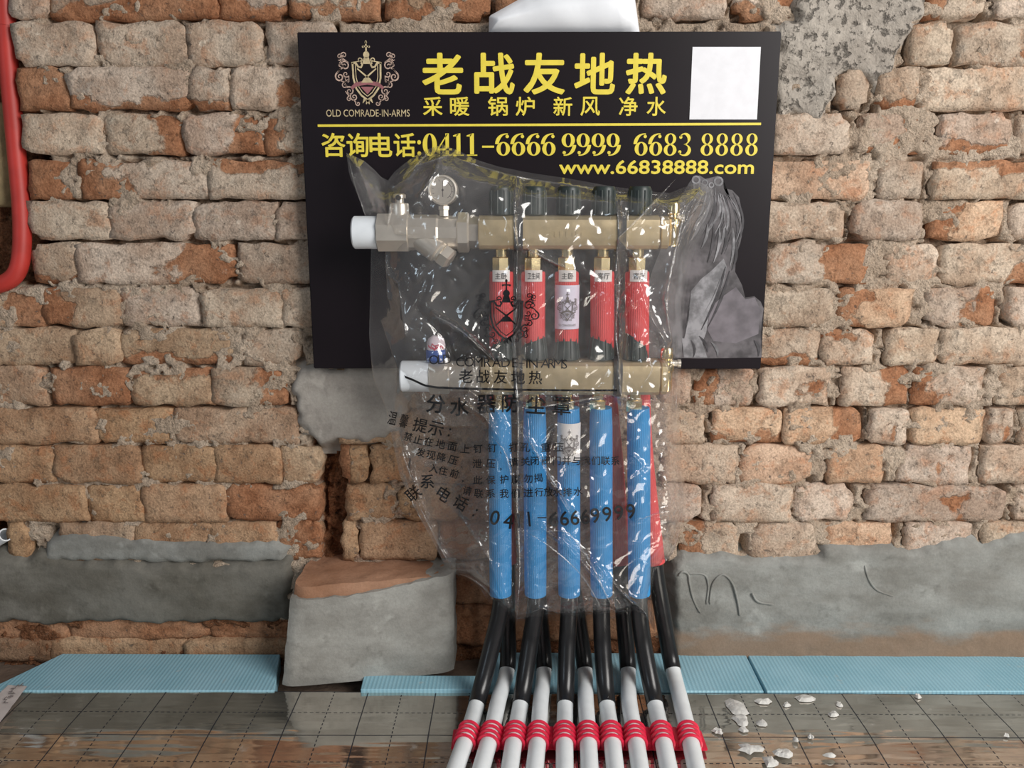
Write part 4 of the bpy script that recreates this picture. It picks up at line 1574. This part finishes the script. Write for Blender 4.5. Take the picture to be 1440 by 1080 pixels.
for k in range(16):
    u, v = random.uniform(.12, .6), k / 16 + .02
    c = p[0].lerp(p[3], v).lerp(p[1].lerp(p[2], v), u)
    dx = (p[3] - p[0]).normalized()
    sx_ = (p[1] - p[0]).normalized()
    for r in range(3):
        s0 = c + dx * random.uniform(-.006, .006) + sx_ * random.uniform(-.004, .004) + Vector((0, 0, .0032))
        s0.z = .0078
        s1 = s0 + (dx if r % 2 else sx_) * random.uniform(.004, .008)
        mk.tube([s0, s1], .0006, 5)
mk.build('printed_marks', M['tagink'], tape)

flakes = [(1035, 995, 18, 14), (1043, 1012, 13, 10), (1074, 986, 15, 5), (1131, 981, 15, 6), (1172, 1004, 9, 4), (1071, 1016, 8, 6), (1009, 1028, 8, 4), (1045, 1026, 7, 4), (1054, 1052, 18, 7), (1100, 1058, 14, 8), (1084, 1071, 12, 8), (1140, 1036, 5, 3), (1106, 991, 7, 4), (1290, 979, 6, 3), (1180, 990, 5, 4), (1168, 1062, 10, 3), (1119, 1040, 5, 3), (1415, 1034, 4, 2)]
for i, (px, py, wx, wy) in enumerate(flakes):
    c = atz(px, py, .002)
    rx = wx * .00098 / 1
    ry = wy * .0016
    n = 11
    vs = [(0, 0, .0028 + .0015 * random.random())]
    rr = [random.uniform(.6, 1.15) for _ in range(n)]
    for k in range(n):
        a = 2 * math.pi * k / n
        vs.append((math.cos(a) * rx * rr[k] * .6, math.sin(a) * ry * rr[k] * .6, .0025 * random.uniform(.8, 1.6)))
    for k in range(n):
        a = 2 * math.pi * k / n
        vs.append((math.cos(a) * rx * rr[k], math.sin(a) * ry * rr[k], -.0005))
    fs = [(0, 1 + k, 1 + (k + 1) % n) for k in range(n)] + [(1 + k, 1 + n + k, 1 + n + (k + 1) % n, 1 + (k + 1) % n) for k in range(n)] + [tuple(1 + n + k for k in range(n))[::-1]]
    o = MB().add([(x + c.x, y + c.y, z + .0016) for x, y, z in vs], fs).build('plaster_flake', M['flake'], None, 30, (c.x, c.y, .0016))
    lab = {0: 'largest pale plaster flake, an upright patch on the foil right of the pipes', 2: 'thin long pale flake on the foil beside the seam of the blue foam strips', 3: 'long pale flake at the edge of the blue foam, right of the seam', 8: 'wide pale flake near the front edge of the foil, closest to the pipes', 9: 'broad pale flake near the front edge of the foil, farther from the pipes'}
    tag(o, lab.get(i, 'small pale plaster crumb lying on the foil floor right of the pipes'), 'debris', 'plaster flakes on the foil')

# ------------------------------------------------------------------ printed clear plastic cover over both manifolds
OT = [(487, 215), (497, 219), (512, 226), (528, 240), (543, 257), (556, 240), (575, 225), (598, 211), (622, 203), (645, 212), (668, 224), (700, 234), (745, 243), (800, 251), (860, 262), (905, 268), (940, 272), (965, 262), (985, 256), (1003, 266)]
OR = [(1003, 266), (1004, 290), (990, 325), (973, 365), (963, 420), (960, 470), (957, 530), (955, 590), (958, 650), (966, 700), (962, 735), (947, 777), (924, 804), (919, 838), (921, 888)]
OB = [(636, 806), (658, 815), (679, 832), (687, 846), (704, 862), (722, 880), (746, 877), (775, 873), (804, 874), (839, 871), (868, 868), (891, 866), (912, 880), (921, 888)]
OL = [(487, 215), (491, 245), (503, 275), (516, 303), (522, 335), (521, 400), (519, 470), (524, 530), (543, 575), (552, 620), (562, 668), (583, 714), (611, 766), (624, 792), (636, 806)]
OUT = OT[:-1] + OR[:-1] + OB[::-1][:-1] + OL[::-1][:-1]


def along(pl):
    P = np.array(pl, float)
    d = np.concatenate([[0], np.cumsum(np.hypot(*np.diff(P, axis=0).T))])
    d /= d[-1]
    return lambda t: np.stack([np.interp(t, d, P[:, 0]), np.interp(t, d, P[:, 1])], -1)


NU, NV = 300, 400
U, V = np.meshgrid(np.linspace(0, 1, NU), np.linspace(0, 1, NV))
fT, fB, fL, fR = along(OT), along(OB), along(OL), along(OR)
T_, B_, L_, R_ = fT(U), fB(U), fL(V), fR(V)
u_, v_ = U[..., None], V[..., None]
c00, c10, c01, c11 = [np.array(p, float) for p in (OT[0], OT[-1], OB[0], OB[-1])]
GP = (1 - v_) * T_ + v_ * B_ + (1 - u_) * L_ + u_ * R_ - ((1 - u_) * (1 - v_) * c00 + u_ * (1 - v_) * c10 + (1 - u_) * v_ * c01 + u_ * v_ * c11)

# folds: (path in the picture, height towards the viewer in mm, half width in px)
FOLDS = [
    ([(726, 236), (722, 320), (727, 352), (724, 480), (729, 600), (727, 700), (731, 800), (726, 880)], 15, 5.5),
    ([(741, 350), (739, 480), (744, 600), (741, 720), (744, 876)], -9, 6),
    ([(866, 262), (870, 330), (864, 400), (872, 460), (868, 520), (876, 580)], 14, 5),
    ([(884, 300), (880, 420), (886, 520)], -8, 6),
    ([(868, 336), (905, 300), (950, 252)], 13, 4), ([(735, 345), (770, 365), (800, 378)], 9, 4),
    ([(868, 336), (890, 360), (900, 385)], 7, 4), ([(545, 258), (548, 300), (541, 330), (545, 420)], 11, 5),
    ([(600, 212), (575, 250), (555, 262)], 10, 4), ([(560, 240), (590, 232), (640, 214)], 9, 4),
    ([(622, 205), (612, 240), (590, 275)], 9, 5), ([(500, 222), (520, 280), (536, 330)], 10, 5),
    ([(640, 222), (720, 246), (800, 259), (880, 270), (950, 262)], 9, 4), ([(610, 440), (650, 462), (690, 500), (720, 545)], 13, 6),
    ([(590, 440), (625, 475), (640, 520)], -8, 8), ([(640, 560), (680, 585), (705, 620), (722, 680)], 12, 6),
    ([(565, 618), (574, 650), (586, 690), (605, 740), (634, 798)], 14, 4.5), ([(585, 700), (620, 760), (650, 808)], -7, 6),
    ([(610, 690), (650, 730), (690, 790), (712, 850)], 8, 5), ([(736, 600), (770, 670), (800, 720)], 13, 4.5),
    ([(760, 740), (800, 770), (840, 815), (870, 862)], 12, 4.5), ([(790, 752), (835, 790), (890, 850)], 9, 4),
    ([(740, 575), (800, 566), (858, 556), (905, 562), (950, 556)], 12, 4), ([(660, 548), (720, 562), (800, 574)], 9, 4),
    ([(870, 440), (900, 420), (935, 480)], 8, 5), ([(985, 262), (968, 300), (950, 360), (935, 420), (945, 480)], 13, 4.5),
    ([(1000, 285), (975, 280), (950, 300)], 8, 4), ([(930, 500), (945, 530), (925, 556)], 10, 4),
    ([(890, 640), (905, 655), (885, 670)], 6, 4), ([(893, 730), (930, 722), (962, 716)], 9, 4),
    ([(955, 735), (945, 770), (922, 800), (920, 870)], 11, 4), ([(700, 580), (712, 600), (700, 640)], 7, 4),
    ([(760, 620), (780, 600), (772, 640)], 6, 4), ([(840, 400), (870, 410), (900, 395)], 7, 4), ([(885, 425), (900, 400), (912, 440)], 7, 3.5),
    ([(680, 505), (688, 540), (676, 575)], 9, 3.5), ([(700, 500), (704, 540), (696, 570)], 9, 3.5), ([(660, 500), (668, 530), (655, 556)], 8, 3.5),
    ([(760, 855), (820, 870), (890, 850)], 9, 4), ([(880, 840), (905, 858), (918, 884)], 9, 3.5), ([(660, 812), (690, 826), (718, 862)], 8, 4),
    ([(520, 360), (560, 400), (570, 470)], 7, 6), ([(535, 450), (560, 520), (552, 600)], 7, 6),
]


def crinkle(px, py):
    c = .05
    for cx, cy, rx, ry, a in [(790, 562, 150, 16, .8), (685, 520, 30, 45, .6), (880, 415, 45, 28, .6), (735, 780, 22, 90, .5), (850, 850, 80, 30, .55), (945, 720, 25, 90, .5), (955, 300, 35, 50, .5), (545, 290, 25, 60, .4), (590, 240, 60, 25, .4), (700, 600, 30, 30, .5), (900, 660, 22, 22, .5), (575, 390, 30, 30, .35), (800, 690, 90, 60, .22)]:
        q_ = ((px - cx) / rx) ** 2 + ((py - cy) / ry) ** 2
        c = max(c, a * math.exp(-q_))
    return c


def bag_depth(px, py):
    """how far in front of the wall the cover hangs at a place (negative = towards the viewer)"""
    px, py = np.asarray(px, float), np.asarray(py, float)
    d = -sdist(OUT, px, py)
    d = np.maximum(d, 0)
    # falloff is slow to the left where nothing fills the bag, quick at the right and bottom
    wdt = np.interp(px, [500, 690, 900], [55, 45, 16])
    wdt = np.where(py > 790, 12, wdt)
    wdt = np.where(py < 330, np.minimum(wdt, 34), wdt)
    e = 1 - np.exp(-(d / (wdt * .55)) ** 1.3)
    front = np.interp(px, [500, 560, 650, 690, 940, 980], [.128, .135, .139, .140, .140, .120])
    front = np.where((py > 600) & (px < 690), .075 + (front - .075) * sstep(600, 690, px), front)
    front = np.where(py > 800, np.maximum(front, .128), front)
    Y = -(.040 + (front - .040) * e)
    for path, hgt, wd in FOLDS:
        dm = np.full(px.shape, 1e9)
        for (ax_, ay_), (bx_, by_) in zip(path[:-1], path[1:]):
            ex_, ey_ = bx_ - ax_, by_ - ay_
            t = np.clip(((px - ax_) * ex_ + (py - ay_) * ey_) / (ex_ * ex_ + ey_ * ey_), 0, 1)
            dm = np.minimum(dm, np.hypot(px - ax_ - t * ex_, py - ay_ - t * ey_))
        Y = Y - hgt * .0011 * np.exp(-dm / (wd * .9)) * np.minimum(1, d / 10)
    sh = px.shape
    nz_ = np.array([.0045 * (abs(N(a * .022, b_ * .030, 1)) - .3) + .0042 * (abs(N(a * .05 + b_ * .02, b_ * .045, 7)) - .25) + crinkle(a, b_) * (.0045 * abs(N(a * .11, b_ * .12 + a * .04, 3)) + .0016 * N(a * .22, b_ * .22, 8)) for a, b_ in zip(px.ravel(), py.ravel())]).reshape(sh)
    Y = Y - nz_ * np.minimum(1, d / 12)
    return Y


YB_ = bag_depth(GP[..., 0], GP[..., 1])
cover = thing('plastic_cover', 'clear crumpled plastic bag printed in black drawn over the pipe manifolds', 'plastic bag', at(780, 880, -.1))
fv = [at(GP[j, i, 0], GP[j, i, 1], YB_[j, i]) for j in range(NV) for i in range(NU)]
ff = [(j * NU + i, j * NU + i + 1, (j + 1) * NU + i + 1, (j + 1) * NU + i) for j in range(NV - 1) for i in range(NU - 1)]
mb = MB().add(fv, ff)
# the back of the bag lies flat between the pipes and the sign
st = 8
nb_u, nb_v = len(range(0, NU, st)), len(range(0, NV, st))
bv = []
for j in range(0, NV, st):
    for i in range(0, NU, st):
        y = -.0385 - .002 * abs(N(GP[j, i, 0] * .04, GP[j, i, 1] * .03, 5))
        bv.append(at(GP[j, i, 0], GP[j, i, 1], y))
ff_ = mb.build('front_film', M['film'], cover, 180)


ca_ = ff_.data.attributes.new('crinkle', 'FLOAT', 'POINT')
ca_.data.foreach_set('value', [crinkle(GP[j, i, 0], GP[j, i, 1]) for j in range(NV) for i in range(NU)])
MB().add(bv, [(j * nb_u + i, j * nb_u + i + 1, (j + 1) * nb_u + i + 1, (j + 1) * nb_u + i) for j in range(nb_v - 1) for i in range(nb_u - 1)]).build('back_film', M['film'], cover, 180)


PLEATS = [  # thin film tubes added along the creases, shaped to catch highlight lines
    ([(868, 336), (905, 300), (950, 252)], 1.5), ([(735, 345), (770, 365), (800, 378)], 1.2), ([(640, 222), (720, 247), (800, 260), (880, 271), (930, 274)], 1.3),
    ([(563, 622), (570, 648), (580, 675)], 1.7), ([(588, 708), (605, 742), (622, 775), (636, 800)], 1.8), ([(740, 575), (800, 566), (858, 556), (880, 562)], 1.4),
    ([(655, 545), (690, 572), (706, 582)], 1.4), ([(762, 748), (792, 747), (806, 757), (830, 790), (850, 832), (866, 862)], 1.3), ([(735, 745), (775, 770), (820, 812), (852, 868)], 1.2),
    ([(919, 845), (922, 806), (944, 778), (956, 742)], 1.8), ([(845, 870), (880, 866), (900, 860), (915, 866)], 1.6), ([(724, 355), (723, 480), (729, 600), (727, 700), (731, 800), (726, 876)], 1.6),
    ([(945, 482), (938, 440), (942, 390), (955, 330), (966, 292), (985, 268)], 1.4), ([(605, 212), (577, 240), (560, 250)], 1.3), ([(489, 219), (500, 262), (521, 322)], 1.2),
    ([(907, 500), (917, 518), (906, 538)], 1.3), ([(545, 262), (549, 290), (543, 330)], 1.5), ([(958, 716), (925, 722), (896, 732)], 1.1), ([(867, 345), (871, 400), (866, 460), (872, 520)], 1.5),
    ([(735, 605), (765, 655), (795, 705), (806, 722)], 1.3), ([(560, 238), (592, 231), (640, 215)], 1.1), ([(952, 552), (951, 568), (953, 582)], 1.2), ([(610, 442), (650, 466), (690, 503)], 1.2),
    ([(690, 612), (712, 640), (722, 690)], 1.1), ([(640, 806), (662, 813), (684, 830), (700, 852)], 1.5), ([(970, 300), (985, 288), (992, 296), (980, 318), (972, 340)], 1.1),
]
for path, r in PLEATS:
    pp = along([(p.x, p.y) for p in spline([(x, y, 0) for x, y in path], 8)])(np.linspace(0, 1, 46))
    yy_ = bag_depth(pp[:, 0], pp[:, 1]) - .0008
    k3 = np.ones(5) / 5
    ys_ = np.convolve(np.pad(yy_, 2, mode='edge'), k3, 'valid')
    yy_ = np.minimum(yy_, ys_)
    rad = [max(.12, min(1, 4 * i / 45, 4 * (45 - i) / 45)) * (.75 + .5 * abs(N(i * .35, r * 9, 2))) * r * .0010 for i in range(46)]
    MB().tube([at(x, y, d_) for (x, y), d_ in zip(pp, yy_)], rad, 10).build('pleat', M['film'], cover, 180)


def bag_print(shape_px, fs, name, lay=None):
    # cut the print fine enough to follow the creases of the film
    bm = bmesh.new()
    L_ = lay or [0] * len(shape_px)
    vv = [bm.verts.new((x, y, l)) for (x, y), l in zip(shape_px, L_)]
    for f in fs:
        try:
            bm.faces.new([vv[i] for i in f])
        except ValueError:
            pass
    bmesh.ops.triangulate(bm, faces=bm.faces[:])
    for _ in range(3):
        le = [e for e in bm.edges if e.calc_length() > 4.5]
        if not le:
            break
        bmesh.ops.subdivide_edges(bm, edges=le, cuts=1)
        bmesh.ops.triangulate(bm, faces=bm.faces[:])
    bm.verts.index_update()
    shape_px = [(v.co.x, v.co.y) for v in bm.verts]
    lay = [v.co.z for v in bm.verts]
    fs = [tuple(v.index for v in f.verts) for f in bm.faces]
    bm.free()
    a = np.array(shape_px)
    Y = bag_depth(a[:, 0], a[:, 1]) - .0030 - np.array(lay) * 6e-5
    MB().add([at(x, y, yy) for (x, y), yy in zip(shape_px, Y)], fs).build(name, M['ink'], cover, None)


def bag_line(s, anchors, size, bold=.0, squash=1.0):
    """characters set one by one along anchor points: (index, x, y)"""
    ks = [a[0] for a in anchors]
    vs, fs, lay = [], [], []
    for i, ch_ in enumerate(s):
        if ch_ == ' ':
            continue
        x, y = np.interp(i, ks, [a[1] for a in anchors]), np.interp(i, ks, [a[2] for a in anchors])
        x2, y2 = np.interp(i + .5, ks, [a[1] for a in anchors]), np.interp(i + .5, ks, [a[2] for a in anchors])
        x1, y1 = np.interp(i - .5, ks, [a[1] for a in anchors]), np.interp(i - .5, ks, [a[2] for a in anchors])
        an = math.atan2(y2 - y1, x2 - x1)
        sh, f, asp, per = text2d(ch_, bold)
        lay += [q // per for q in range(len(sh))]
        h = size
        wd = size * min(1.05, asp)
        off = 0
        if ch_ in ',、':
            h, wd, off = size * .28, size * .2, size * .4
        elif ch_ in ':：':
            h, wd = size * .6, size * .14
        elif ch_ == '-':
            h, wd = size * .08, size * .6
        elif asp < .3:
            wd = size * asp
        n = len(vs)
        for u, v in sh:
            a, b_ = (u - .5) * wd * squash, -(v - .5) * h + off
            vs.append((x + a * math.cos(an) - b_ * math.sin(an), y + a * math.sin(an) + b_ * math.cos(an)))
        fs += [tuple(q + n for q in f1) for f1 in f]
    bag_print(vs, fs, 'printed_line', lay)


bag_line('OLD', [(0, 610, 506), (2, 629, 505)], 13)
bag_line('COMRADE', [(0, 647, 509), (6, 724, 510)], 13)
bag_line('-IN-ARMS', [(0, 734, 511), (1, 741, 511), (2, 750, 511), (3, 759, 510), (4, 767, 511), (7, 794, 512)], 13)
bag_line('老战友地热', [(0, 655, 529), (4, 753, 531)], 19, .012)
bag_line('分水器防尘罩', [(0, 613, 568), (1, 646, 572), (2, 684, 568), (3, 718, 567), (5, 790, 571)], 26, .018)
bag_line('温馨', [(0, 552, 588), (1, 568, 592)], 19, .012, .62)
bag_line('提示:', [(0, 591, 598), (1, 613, 603), (2, 632, 608)], 20, .012)
bag_line('禁止在地面上钉钉、打孔、重压', [(0, 574, 614), (1, 588, 618), (2, 603, 621), (4, 636, 628), (5, 654, 631), (6, 672, 631), (7, 692, 630), (8, 704, 632), (9, 722, 629), (10, 739, 629), (11, 750, 632), (12, 767, 629), (13, 786, 629)], 12.5, .018)
bag_line('发现降压、泄压,请关闭阀门并与我们联系', [(0, 592, 636), (1, 606, 640), (2, 621, 643), (3, 637, 647), (4, 650, 652), (5, 671, 652), (6, 690, 652), (7, 704, 655), (8, 722, 650), (9, 739, 649), (10, 752, 648), (12, 783, 648), (19, 879, 648)], 12.5, .018)
bag_line('入住前,此保护膜勿揭', [(0, 610, 659), (1, 623, 662), (2, 639, 666), (3, 652, 672), (4, 672, 675), (5, 690, 675), (6, 709, 674), (7, 725, 674), (8, 743, 673), (9, 757, 672)], 12.5, .018)
bag_line('请联系我们进行放水排水', [(0, 657, 690), (1, 673, 694), (2, 690, 694), (3, 709, 694), (4, 725, 694), (5, 743, 693), (6, 758, 692), (8, 784, 692), (9, 798, 692), (10, 813, 691)], 12.5, .018)
bag_line('联系电话:', [(0, 581, 694), (1, 601, 677), (2, 624, 695), (3, 648, 707), (4, 668, 721)], 20, .012)
bag_line('0411-66669999', [(0, 696, 728), (1, 715, 733), (2, 729, 732), (3, 744, 730), (4, 762, 728), (5, 779, 730), (8, 823, 727), (9, 837, 725), (12, 887, 719)], 21, .018)
# ruled line and crest
pts = [(567, 529), (580, 534), (597, 542), (615, 545), (640, 546), (720, 548), (800, 549), (868, 549)]
P_ = along(pts)(np.linspace(0, 1, 90))
r = ribbon([tuple(p) for p in P_], 3.0)
bag_print(r[0], r[1], 'printed_rule')
for sh in (CREST[0], CREST[1], CREST[3], CREST[4]):
    bag_print([(712 + u * 90, 444 - v * 84) for u, v in sh[0]], sh[1], 'printed_crest')

bpy.context.view_layer.update()
